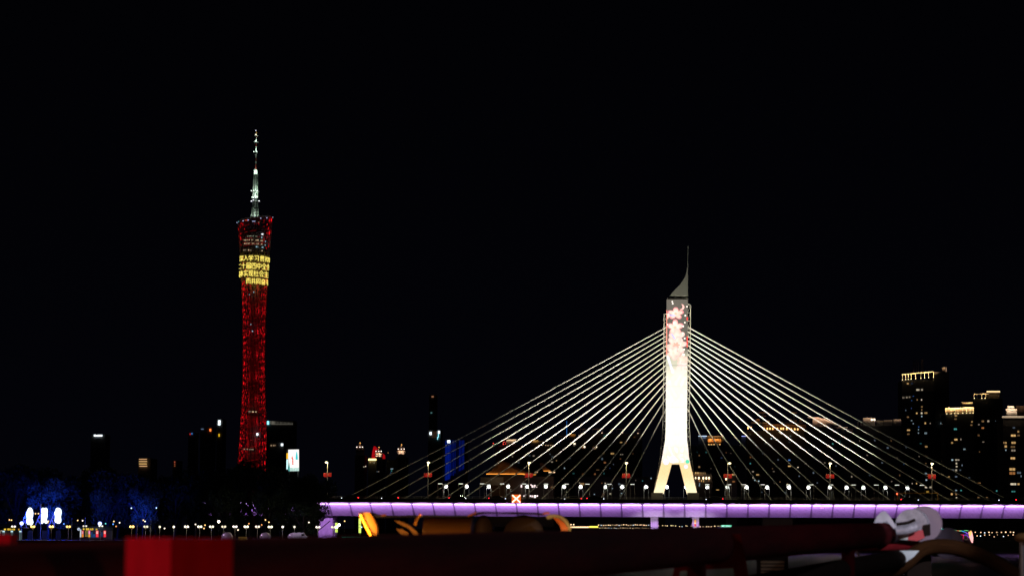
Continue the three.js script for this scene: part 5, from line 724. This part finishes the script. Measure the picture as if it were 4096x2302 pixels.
// ------------------------------------------------------------------ things between the trees and the bridge
{
  const D = 578;
  [[905, 2138, 0], [1057, 2130, 1], [1170, 2150, 2]].forEach(([x, y, k]) => {
    const o = thing('tented_stall', `faintly lit arched stall tent under the trees, ${ORD[k]} from the left`, 'stall', V(at(x, 2150, D).x, GY, -D), 'stall tents');
    const s = new THREE.Shape(); const w = 1.2, h = 1.9; s.moveTo(-w, 0); s.lineTo(-w, h * 0.55); s.quadraticCurveTo(-w * 0.8, h, 0, h * 1.05); s.quadraticCurveTo(w * 0.8, h, w, h * 0.55); s.lineTo(w, 0);
    part('tent', new THREE.ExtrudeGeometry(s, { depth: 2, bevelEnabled: false }).translate(0, 0, -2), mat(0.45, 0.4, 0.45), o); part('counter', boxG(2, 0.7, 0.3, 0, 0.35, 0.3), mat(0.3, 0.2, 0.3), o); part('lamp', new THREE.SphereGeometry(0.1, 8, 6).translate(-0.6, 1.4, 0.3), glow(0.9, 0.6, 1, 2), o);
    point(o, V(o.position.x - 0.5, GY + 1.3, -D + 1.4), 0.75, 0.5, 0.9, 1.2, 10);
  });
  const y = thing('lit_planter_wall', 'low amber-lit planter wall under the trees', 'planter', V(at(970, 2160, 577).x, GY, -577)); boxPart('wall', 952, 2148, 986, 2170, 577, 1, mat(0.5, 0.4, 0.22), y); for (let k = 0; k < 9; k++) part('coping', boxG(0.2, 0.12, 0.3), mat(0.5, 0.42, 0.3), y, at(954 + k * 3.8, 2147, 576.7)); point(y, at(969, 2158, 574.5), 1, 0.66, 0.2, 3.4, 10);
  [[1197, 2138, 'white parked delivery van under the trees near the bridge', [0.6, 0.55, 0.62]]].forEach(([x, yy, label, c]) => {
    const o = thing('delivery_van', label, 'van', V(at(x, 2160, 578).x, GY, -578)), L = 1.5;
    part('body', new THREE.ExtrudeGeometry(new THREE.Shape([[-1.5, 0.35], [-1.5, 2.0], [0.8, 2.0], [1.3, 1.3], [1.7, 1.1], [1.7, 0.35]].map((q) => new THREE.Vector2(...q))), { depth: 1.5, bevelEnabled: true, bevelSize: 0.05, bevelThickness: 0.05, bevelSegments: 1 }).translate(0, 0, -1.5), mat(...c), o); for (const q of [-0.9, 1.1]) part('wheel', new THREE.CylinderGeometry(0.35, 0.35, 0.2, 14).rotateX(Math.PI / 2).translate(q, 0.35, 0.05), M.rubber, o); part('side_window', boxG(0.6, 0.5, 0.04, 0.75, 1.5, 0.06), M.glass, o);
    point(o, at(x, 2120, 575), 0.9, 0.75, 1, 9, 10);
  });
  [[1340, 1349, 2090, 2128, 'tall narrow yellow-green neon sign right of the left bridge pier'], [1434, 1443, 2072, 2130, 'tall narrow yellow-green neon sign left of the amber hood']].forEach(([a, b, y0, y1, label]) => { const o = thing('neon_sign', label, 'sign', V(at((a + b) / 2, 2150, 640).x, GY, -640), 'narrow neon signs'); for (const [u, v] of [[0, 0.42], [0.45, 0.62], [0.65, 1]]) boxPart('neon_panel', a, y0 + (y1 - y0) * u, b, y0 + (y1 - y0) * v, 640, 0.4, glow(0.72, 1, 0.16, 1.1), o); part('pole', boxG(0.15, at(a, y0, 640).y - GY, 0.15, 0, (at(a, y0, 640).y - GY) / 2, -0.6), M.pole, o); });
  const t = thing('teal_light_strip', 'long dim teal light strip along the water under the bridge', 'light strip', V(at(1465, 2151, 575).x, 0, -575));
  boxPart('strip', 1366, 2146, 1562, 2154.5, 575, 0.3, glow(0, 0.2, 0.13, 0.8), t); for (const x of [1370, 1465, 1558]) { const q = at(x, 2155, 575.2); part('pile', boxG(0.3, q.y + 1, 0.3, q.x - t.position.x, (q.y + 1) / 2 - 1, -0.2), M.dark, t); }
}
// ------------------------------------------------------------------ far shore under the bridge
{
  const D = 775, gLamp = new THREE.SphereGeometry(0.17, 8, 6), warm = glow(1, 0.66, 0.36, 2.2), cool = glow(0.7, 0.85, 1, 1.6), dim = glow(1, 0.66, 0.36, 1);
  const pts = [];
  for (let i = 0; i < 15; i++) pts.push([2284 + i * 8.2 - i * i * 0.1, 2107, 1.5]); for (const x of [2284, 2295]) pts.push([x, 2097, 1.2]);
  for (let i = 0; i < 24; i++) pts.push([2396 + i * 9.1 + rr(-2, 2), 2098 + rr(-1, 3), rr(0.7, 1.1)]); for (let i = 0; i < 22; i++) pts.push([2400 + i * 9.3 + rr(-3, 3), 2111 + rr(-1.5, 1.5), rr(0.5, 0.8)]);
  for (let i = 0; i < 22; i++) pts.push([2636 + i * 11.8 + rr(-4, 4), 2102 + i * 0.15 + rr(-2, 2), rr(0.7, 1.1)]);
  for (let i = 0; i < 10; i++) pts.push([3905 + i * 17 + rr(-5, 5), 2128 + rr(-1.5, 1.5), rr(0.9, 1.3)]); for (let i = 0; i < 9; i++) pts.push([3906 + i * 18 + rr(-5, 5), 2140 + rr(-2, 6), rr(0.6, 1)]);
  pts.sort((a, b) => a[0] - b[0]);
  pts.forEach(([x, y, r], i) => {
    const p = at(x, y, D + (i % 3)), o = thing('shore_lamp', x < 2400 ? 'tiny evenly spaced shore lamp left of the yellow boat under the bridge' : x < 3000 ? 'tiny scattered shore lamp under the bridge around the pylon piers' : 'tiny shore lamp at far right beyond the tour boat', 'lamp', V(p.x, GY, p.z), 'tiny lamps of the far shore'), h = Math.max(0.3, p.y - GY);
    part('post', new THREE.CylinderGeometry(0.03, 0.03, h, 5).translate(0, h / 2, 0), M.dark, o); const g = part('bulb', gLamp, x < 2400 ? warm : rnd() < 0.2 ? cool : rnd() < 0.5 ? warm : dim, o); g.position.y = h; g.scale.setScalar(r);
  });
  const yb = thing('lit_barge', 'long low boat outlined in bright yellow under the bridge', 'boat', V(at(2375, 2106, 740).x, 0, -740)), hy = at(2375, 2110, 740).y;
  part('hull', shapeG([[2354, 2106], [2394, 2106], [2390, 2112], [2358, 2112]], 740, 3, yb.position), M.dark, yb); boxPart('light_band', 2358, 2103, 2393, 2109, 739.8, 0.3, glow(1, 0.8, 0.1, 1.8), yb); boxPart('keel', 2360, 2112, 2388, 2235, 740.3, 2, M.dark, yb);
  const tb = thing('river_ferry', 'small river ferry glowing cyan and green right of the pylon piers', 'boat', V(at(2905, 2106, 720).x, 0, -720));
  boxPart('hull', 2868, 2113, 2962, 2225, 720.5, 5, M.dark, tb); boxPart('deck_lights', 2870, 2108.5, 2912, 2114, 720, 0.3, glow(0.2, 0.25, 1, 0.9), tb); boxPart('cabin', 2886, 2099, 2927, 2108, 720, 3, glow(0.2, 1, 0.6, 1.1), tb); boxPart('cabin_window', 2888, 2100, 2898, 2105, 719.8, 0.1, glow(0.7, 1, 1, 1.4), tb); boxPart('cabin_window', 2904, 2101, 2922, 2105.5, 719.8, 0.1, glow(0.6, 1, 0.9, 1.4), tb); boxPart('stern_lights', 2928, 2110, 2970, 2112, 720, 0.3, glow(0.05, 0.6, 0.7, 0.8), tb);
  // tour boat at the right with coloured outline lights
  const B = 500, b2 = thing('tour_boat', 'tour boat at far right outlined by multicoloured light tubes with bright pink prow', 'boat', V(at(3820, 2160, B).x, 0, -B)), q = (x, y, dz = 0) => at(x, y, B + dz).sub(b2.position);
  part('hull', shapeG([[3720, 2160], [3892, 2162], [3880, 2225], [3735, 2225]], B, 4, b2.position), M.dark, b2); part('cabin', shapeG([[3730, 2124], [3850, 2122], [3874, 2130], [3884, 2161], [3725, 2161]], B + 0.3, 3, b2.position), mat(0.04, 0.04, 0.05), b2);
  const outline = [[3725, 2118, [0.02, 0.5, 0.9]], [3770, 2115, [0.1, 1, 0.7]], [3792, 2117, [0, 0.9, 0.8]], [3828, 2120, [0.1, 1, 0.4]], [3838, 2122, [1, 0.15, 0.05]], [3848, 2122, [0.3, 0.9, 0.3]], [3862, 2127, [0.05, 0.4, 1]], [3875, 2135, [0.3, 0.1, 1]]];
  for (let i = 1; i < outline.length; i++) part('light_tube', bar(q(outline[i - 1][0], outline[i - 1][1], -0.1), q(outline[i][0], outline[i][1], -0.1), 0.06), glow(...outline[i][2], 1.3), b2);
  for (const [a, b, c] of [[[3832, 2136], [3856, 2138], [1, 0.05, 0.1]], [[3856, 2138], [3853, 2161], [1, 0.02, 0.15]], [[3838, 2162], [3853, 2161], [0.1, 0.1, 1]], [[3858, 2120], [3875, 2121], [0.2, 1, 0.3]], [[3857, 2139], [3868, 2138], [0.3, 0.1, 1]], [[3868, 2138], [3878, 2150], [0.3, 0.05, 0.9]]]) part('light_tube', bar(q(...a, -0.12), q(...b, -0.12), 0.045), glow(...c, 1.2), b2);
  part('prow', shapeG([[3876, 2126], [3890, 2126], [3895, 2150], [3893, 2170], [3888, 2168], [3879, 2145]], B - 0.3, 0.4, b2.position), glow(1, 0.42, 0.4, 1.5), b2); part('prow_crest', shapeG([[3878, 2127], [3886, 2120], [3889, 2128], [3885, 2140], [3878, 2143]], B - 0.5, 0.15, b2.position), glow(1, 0.5, 0.15, 1.4), b2);
  part('top_lamp', boxG(0.2, 0.4, 0.2), glow(0.5, 1, 0.95, 2), b2, at(3767, 2112, B)); part('wheel_window', new THREE.TorusGeometry(0.36, 0.03, 5, 16).translate(q(3865, 2150).x, q(3865, 2150).y, 0.15), glow(0.5, 0.4, 0.2, 0.2), b2);
}
// ------------------------------------------------------------------ out-of-focus things on the near quay
{
  const QY = 4.9;
  const matte = (r, g, b) => new THREE.MeshPhysicalMaterial({ color: new THREE.Color().setRGB(r, g, b), roughness: 0.95, specularIntensity: 0.12 });
  const maroon = matte(0.07, 0.003, 0.006), darkRed = matte(0.16, 0.01, 0.014), brown = matte(0.05, 0.02, 0.007), silver = mat(0.66, 0.64, 0.68, 0.35, 0.25), rubber = matte(0.016, 0.01, 0.008);
  maroon.map = noiseTex(64, [210, 200, 200], 0.5, 2, 8); darkRed.map = noiseTex(64, [215, 205, 205], 0.4, 2, 2); brown.map = noiseTex(64, [210, 205, 200], 0.5, 2, 6);
  silver.map = noiseTex(64, [225, 220, 228], 0.35, 1, 1);
  // long tube rail receding to the right
  const A = at(-240, 2372, 3.08), Bp = at(3540, 2137, 12.7), r = 0.06, dir = Bp.clone().sub(A).normalize();
  const A2 = A.clone().addScaledVector(dir, -0.25);
  const rail = thing('tube_rail', 'out-of-focus dark maroon tube running along the whole bottom edge', 'rail', V(A.x, QY, A.z));
  const lo = (p) => p.clone().sub(rail.position);
  part('tube', bar(lo(A2), lo(Bp), r, 32), maroon, rail);
  for (const u of [0.16, 0.5, 0.86]) { const p = A.clone().lerp(Bp, u); part('post', new THREE.CylinderGeometry(0.03, 0.03, p.y - QY - 0.04, 12).translate(p.x - A.x, (p.y - QY) / 2, p.z - A.z), maroon, rail); }
  const c0 = Bp.clone().addScaledVector(dir, -0.05), c1 = Bp.clone().addScaledVector(dir, 0.05);
  part('end_collar', bar(lo(c0), lo(c1), r * 1.07, 32), silver, rail);
  part('collar_ring', new THREE.TorusGeometry(r * 1.02, 0.012, 10, 28).applyQuaternion(new THREE.Quaternion().setFromUnitVectors(V(0, 0, 1), dir)).translate(lo(c1).x, lo(c1).y, lo(c1).z), silver, rail);
  // red square post in front of the rail
  const pc = at(716, 2150, 3.34), post = thing('red_post', 'blurred bright red square post before the dark rail at lower left', 'post', V(pc.x, QY, pc.z)), ph = pc.y - QY, redM = matte(0.55, 0.004, 0.02); redM.map = noiseTex(64, [235, 225, 225], 0.25, 1, 4);
  part('shaft', boxG(0.102, ph, 0.102, 0, ph / 2, 0).rotateY(Math.PI / 4 + 0.05), redM, post); part('base_plate', boxG(0.2, 0.02, 0.2, 0, 0.01, 0).rotateY(Math.PI / 4), M.steel, post);
  const rb = thing('red_block', 'small blurred red block peeping over the rail at the left edge', 'block', V(at(10, 2150, 5.5).x, QY, -5.5)), rbt = at(10, 2136, 5.5).y - QY; part('block', boxG(0.07, 0.1, 0.06, -0.01, rbt - 0.05, 0), redM, rb); part('stem', boxG(0.03, rbt - 0.1, 0.03, -0.01, (rbt - 0.1) / 2, 0), maroon, rb);
  // red A-shaped bracket below the rail
  const br = thing('red_bracket', 'blurred dark red A-shaped bracket under the rail right of centre', 'bracket', V(at(2900, 2300, 8.2).x, QY, -8.2));
  part('plate', shapeG([[2930, 2135], [2962, 2135], [2985, 2240], [3010, 2420], [2960, 2420], [2935, 2270], [2720, 2282], [2700, 2420], [2660, 2420], [2700, 2262], [2900, 2240]], 8.2, 0.05, br.position), darkRed, br); part('foot', boxG(0.36, at(2840, 2415, 8.2).y - QY, 0.08, 0, (at(2840, 2415, 8.2).y - QY) / 2, -0.02), maroon, br);
  // louvred box
  const lb = thing('slatted_box', 'blurred tan slatted box below the rail right of the red bracket', 'box', V(at(3100, 2300, 11).x, QY, -11));
  boxPart('frame', 3030, 2225, 3150, 2420, 11.05, 0.1, rubber, lb); for (let k = 0; k < 6; k++) boxPart('slat', 3045, 2243 + k * 14, 3138, 2251 + k * 14, 10.98, 0.03, mat(0.22, 0.16, 0.1), lb); part('stand', boxG(0.12, at(3090, 2420, 11).y - QY, 0.08, 0, (at(3090, 2420, 11).y - QY) / 2, -0.1), rubber, lb);
  const db = thing('brown_block', 'dim brown block behind the rail below the violet girder', 'block', V(at(3115, 2100, 16).x, QY, -16)); boxPart('top', 3052, 2073, 3172, 2112, 16, 0.15, mat(0.06, 0.035, 0.025), db); part('column', boxG(0.12, at(3112, 2112, 16).y - QY, 0.1, 0, (at(3112, 2112, 16).y - QY) / 2, -0.08), rubber, db);
  // silver drum joint with discs and hoses at the right
  const D = 12.6, j = thing('silver_drum_joint', 'out-of-focus silver drum joint with round discs and hoses at lower right', 'joint', V(at(3650, 2160, D).x, QY, -D)), q = (x, y, dz = 0) => at(x, y, D + dz).sub(j.position), s = D / FOCAL;
  const disc = (name, x, y, rpx, dz, th, m, tilt = 0.35) => { const o = part(name, new THREE.CylinderGeometry(rpx * s, rpx * s, th, 40).rotateX(Math.PI / 2), m, j); o.position.copy(q(x, y, dz)); o.rotation.y = tilt; return o; };
  disc('drum', 3652, 2100, 64, 0, 0.06, silver, -0.3); disc('back_disc', 3698, 2094, 72, 0.14, 0.02, mat(0.34, 0.24, 0.3, 0.5), -0.3); disc('rear_disc', 3795, 2172, 62, 0.3, 0.02, mat(0.1, 0.07, 0.1, 0.5), -0.3);
  part('guard', shapeG([[3490, 2106], [3508, 2066], [3526, 2046], [3542, 2042], [3560, 2062], [3588, 2108], [3592, 2122], [3575, 2112], [3548, 2082], [3530, 2088], [3512, 2106]], D - 0.1, 0.02, j.position), silver, j);
  part('lever', tube([q(3588, 2124, -0.12), q(3625, 2120, -0.13), q(3668, 2106, -0.13)], 0.022, 12, 12), silver, j); part('lever_gap', tube([q(3588, 2096, -0.09), q(3630, 2090, -0.1), q(3662, 2078, -0.1)], 0.008, 12, 8), rubber, j);
  part('red_pad', shapeG([[3640, 2124], [3692, 2118], [3700, 2150], [3670, 2162], [3632, 2158]], D - 0.09, 0.03, j.position), mat(0.5, 0.04, 0.05, 0.5), j); part('white_block', shapeG([[3594, 2128], [3632, 2128], [3634, 2158], [3598, 2156]], D - 0.09, 0.03, j.position), mat(0.5, 0.5, 0.48, 0.5), j); part('hinge', shapeG([[3696, 2098], [3722, 2094], [3724, 2140], [3694, 2146]], D - 0.06, 0.03, j.position), rubber, j);
  part('cross_bar', bar(q(3300, 2192, -0.1), q(3705, 2184, 0), 0.02, 12), darkRed, j);
  part('hose', tube([q(3330, 2420, -0.4), q(3480, 2330, -0.3), q(3610, 2260, -0.15), q(3700, 2192, 0), q(3800, 2186, 0), q(3900, 2212, 0), q(3990, 2254, -0.1), q(4110, 2330, -0.2)], 0.038, 60, 14), brown, j);
  part('lower_tube', bar(q(2860, 2372, -3.0), q(3592, 2236, -0.25), 0.046, 24), rubber, j); part('lower_tip', shapeG([[3590, 2201], [3678, 2201], [3656, 2226], [3624, 2248], [3594, 2264], [3602, 2240]], D - 0.28, 0.03, j.position), mat(0.75, 0.8, 0.85, 0.3, 0.1), j);
  part('strut_tip', bar(q(3426, 2202, -0.3), q(3440, 2226, -0.3), 0.006), silver, j); part('stand', boxG(0.12, at(3680, 2190, D).y - QY, 0.1, 0.04, (at(3680, 2190, D).y - QY) / 2, -0.12), rubber, j);
  const rp = thing('brown_bollard', 'blurred brown bollard cut by the right edge of the picture', 'bollard', V(at(4090, 2200, 11).x, QY, -11)), rt = at(4090, 2150, 11).y - QY; part('shaft', new THREE.CylinderGeometry(0.014, 0.014, rt, 12).translate(0, rt / 2, 0), M.steel, rp); part('cap', new THREE.SphereGeometry(0.04, 14, 10).scale(1.1, 0.55, 1).translate(0.01, rt, 0), mat(0.3, 0.16, 0.05), rp);
  // amber hood; unseen small lights brighten its strips and plates
  const H = 10, h = thing('amber_hood', 'brightly lit amber hood with curved edge strips behind the rail', 'warning lamp', V(at(1860, 2160, H).x, QY, -H)), hq = (x, y, dz = 0) => at(x, y, H + dz).sub(h.position);
  const amber = mat(0.75, 0.24, 0.012, 0.45), amberHot = glow(1, 0.66, 0.14, 5), stripM = mat(0.75, 0.24, 0.012, 0.22), lens = mat(0.18, 0.06, 0.006, 0.4), smoke = mat(0.02, 0.01, 0.005, 0.5), tail = mat(0.8, 0.3, 0.02, 0.4), cream = mat(0.5, 0.4, 0.2, 0.5);
  part('end_plate', shapeG([[1437, 2050], [1446, 2047], [1478, 2048], [1487, 2060], [1502, 2092], [1508, 2112], [1505, 2158], [1472, 2158], [1474, 2140]], H, 0.06, h.position), amber, h);
  part('edge_tube', tube([hq(1440, 2056, -0.02), hq(1458, 2096, -0.02), hq(1482, 2140, -0.02)], 0.0055, 20, 10), stripM, h); part('amber_bead', new THREE.SphereGeometry(0.008, 12, 8).translate(hq(1483, 2141, -0.02).x, hq(1483, 2141, -0.02).y, hq(1483, 2141, -0.02).z), stripM, h);  // tube and bead are plain amber; unseen lights in front brighten them
  part('edge_tube', tube([hq(1661, 2092, -0.03), hq(1666, 2076, -0.03), hq(1681, 2058, -0.03)], 0.0055, 16, 10), stripM, h); part('amber_bead', new THREE.SphereGeometry(0.0075, 12, 8).translate(hq(1661, 2093, -0.03).x, hq(1661, 2093, -0.03).y, hq(1661, 2093, -0.03).z), stripM, h);
  for (const [n, l] of [['reflector', [[1577, 2081], [1594, 2082], [1615, 2089], [1640, 2102], [1664, 2122], [1684, 2150], [1662, 2150], [1648, 2128], [1630, 2110], [1606, 2100]]], ['reflector', [[1584, 2113], [1606, 2115], [1628, 2127], [1640, 2142], [1632, 2150], [1616, 2148], [1600, 2132]]]]) part(n, shapeG(l, H + 0.02, 0.02, h.position), tail, h);
  // smoked cover: thin sheet along the top, dark body sections behind
  part('cover', shapeG([[1478, 2048], [1492, 2054], [1512, 2060], [1530, 2063], [1600, 2061], [1690, 2059], [1790, 2060], [1868, 2061], [1896, 2050], [1930, 2045], [1990, 2048], [2060, 2047], [2150, 2050], [2172, 2056], [2174, 2061], [2140, 2057], [1930, 2053], [1898, 2058], [1872, 2068], [1690, 2066], [1530, 2069], [1506, 2067]], H + 0.01, 0.12, h.position), smoke, h);
  const body = (x0, x1, y0, m, rx) => { const a = hq(x0, 2160, 0.08), b = hq(x1, 2160, 0.08), hh = hq(x0, y0, 0.08).y - a.y, g = new THREE.CylinderGeometry(hh, hh, b.x - a.x, 40, 1, false, 0, Math.PI); g.rotateZ(Math.PI / 2); g.rotateX(0); g.translate((a.x + b.x) / 2, a.y, a.z); return g; };
  part('lens_body', new THREE.CylinderGeometry(0.1, 0.1, hq(1882, 2100).x - hq(1690, 2100).x, 40).rotateZ(Math.PI / 2).translate((hq(1690, 2100).x + hq(1882, 2100).x) / 2, hq(1780, 2163).y, -0.09), lens, h);
  for (const [x, w] of [[1925, 44], [2088, 88]]) part('bell', new THREE.SphereGeometry(1, 28, 18).scale(w * 0.001, 0.105, 0.07).translate(hq(x, 2163).x, hq(x, 2163).y, -0.1), mat(0.1, 0.05, 0.018, 0.7), h);
  part('arch_rim', shapeG([[2182, 2066], [2196, 2058], [2220, 2055], [2246, 2062], [2268, 2080], [2282, 2106], [2288, 2136], [2278, 2136], [2272, 2108], [2258, 2086], [2240, 2072], [2216, 2068], [2192, 2076]], H, 0.03, h.position), cream, h);
  part('arch_lens', shapeG([[2212, 2069], [2232, 2072], [2254, 2086], [2270, 2108], [2277, 2136], [2246, 2136], [2244, 2114], [2234, 2092], [2220, 2078]], H + 0.004, 0.03, h.position), mat(0.8, 0.16, 0.006, 0.45), h);
  for (const [a, b, c, d] of [[1525, 2060, 1545, 2058], [1872, 2063, 1905, 2048], [2172, 2053, 2198, 2050]]) part('orange_strip', bar(hq(a, b, -0.005), hq(c, d, -0.005), 0.004), mat(0.9, 0.25, 0.03, 0.4), h);  // thin orange bars where bright streaks run along the edges
  part('cabinet', boxG(0.8, hq(1860, 2170).y - 0.001, 0.3, 0, hq(1860, 2170).y / 2, -0.12), rubber, h);
  const bl = hq(1780, 2166, -0.05); part('unseen_bottom_lamp', boxG(0.18, 0.006, 0.02, bl.x, bl.y, bl.z + 0.03), amberHot, h);  // out of view behind the rail, placed to light the lens body
  for (const x of [1730, 1850]) point(h, at(x, 2158, H - 0.07), 1, 0.45, 0.05, 0.003, 0.6);  // unseen lights that warm the lens body from below
  const unseenEdgeLights = (x0, y0, x1, y1, n, I) => { for (let k = 0; k < n; k++) { const u = (k + 0.5) / n; point(h, at(x0 + (x1 - x0) * u, y0 + (y1 - y0) * u, H - 0.032), 1, 0.68, 0.2, I, 0.15); } };   // unseen point lights before the two edge tubes, placed to brighten them
  unseenEdgeLights(1438, 2054, 1481, 2140, 8, 0.0032); unseenEdgeLights(1660, 2094, 1680, 2058, 4, 0.0024);
  point(h, at(1640, 2150, H - 0.05), 1, 0.62, 0.12, 0.002, 0.4); point(h, at(2190, 2046, H - 0.05), 1, 0.6, 0.2, 0.0015, 0.15); point(h, at(2262, 2130, H - 0.08), 1, 0.6, 0.2, 0.014, 0.15);  // unseen small lights, placed to brighten the reflectors and the arch
  // unseen quay lamps outside the frame, placed to light the post, rail and joint
  for (const [x, z, hh, c, I, label] of [[-3, -2.6, 3.1, [1, 0.6, 0.5], 12, 'unseen warm lamp post outside the frame at the left, lighting the red post'], [1.25, -3.2, 0.6, [1, 0.5, 0.22], 1.6, 'unseen low amber lamp below the frame in the middle, lighting the rail'], [2.6, -9.4, 3.2, [0.82, 0.86, 1], 4, 'unseen cool white lamp post outside the frame at the right, lighting the silver joint']]) {
    const o = thing('unseen_quay_lamp', label, 'lamp', V(x, QY, z), 'unseen quay lamps'); part('post', new THREE.CylinderGeometry(0.04, 0.06, hh, 12).translate(0, hh / 2, 0), M.pole, o); part('head', new THREE.SphereGeometry(0.12, 16, 10).scale(1, 0.7, 1).translate(0, hh + 0.08, 0), glow(...c, 2), o); point(o, V(x, QY + hh + 0.08, z), ...c, I, 4);
    if (x > 2) { part('unseen_spot_head', new THREE.CylinderGeometry(0.05, 0.07, 0.16, 14).rotateX(Math.PI / 2).translate(-0.12, hh - 0.2, -0.1), M.steel, o); spot(o, V(x - 0.16, QY + hh - 0.24, z - 0.2), at(3640, 2135, 12.6), 0.85, 0.88, 1, 26, 0.1, 0.5, 2); }  // out of view, narrow beam placed to brighten the silver drum joint
  }
}
scene.traverse((o) => { if (o.isMesh) { o.castShadow = true; o.receiveShadow = true; } });
renderer.render(scene, camera);
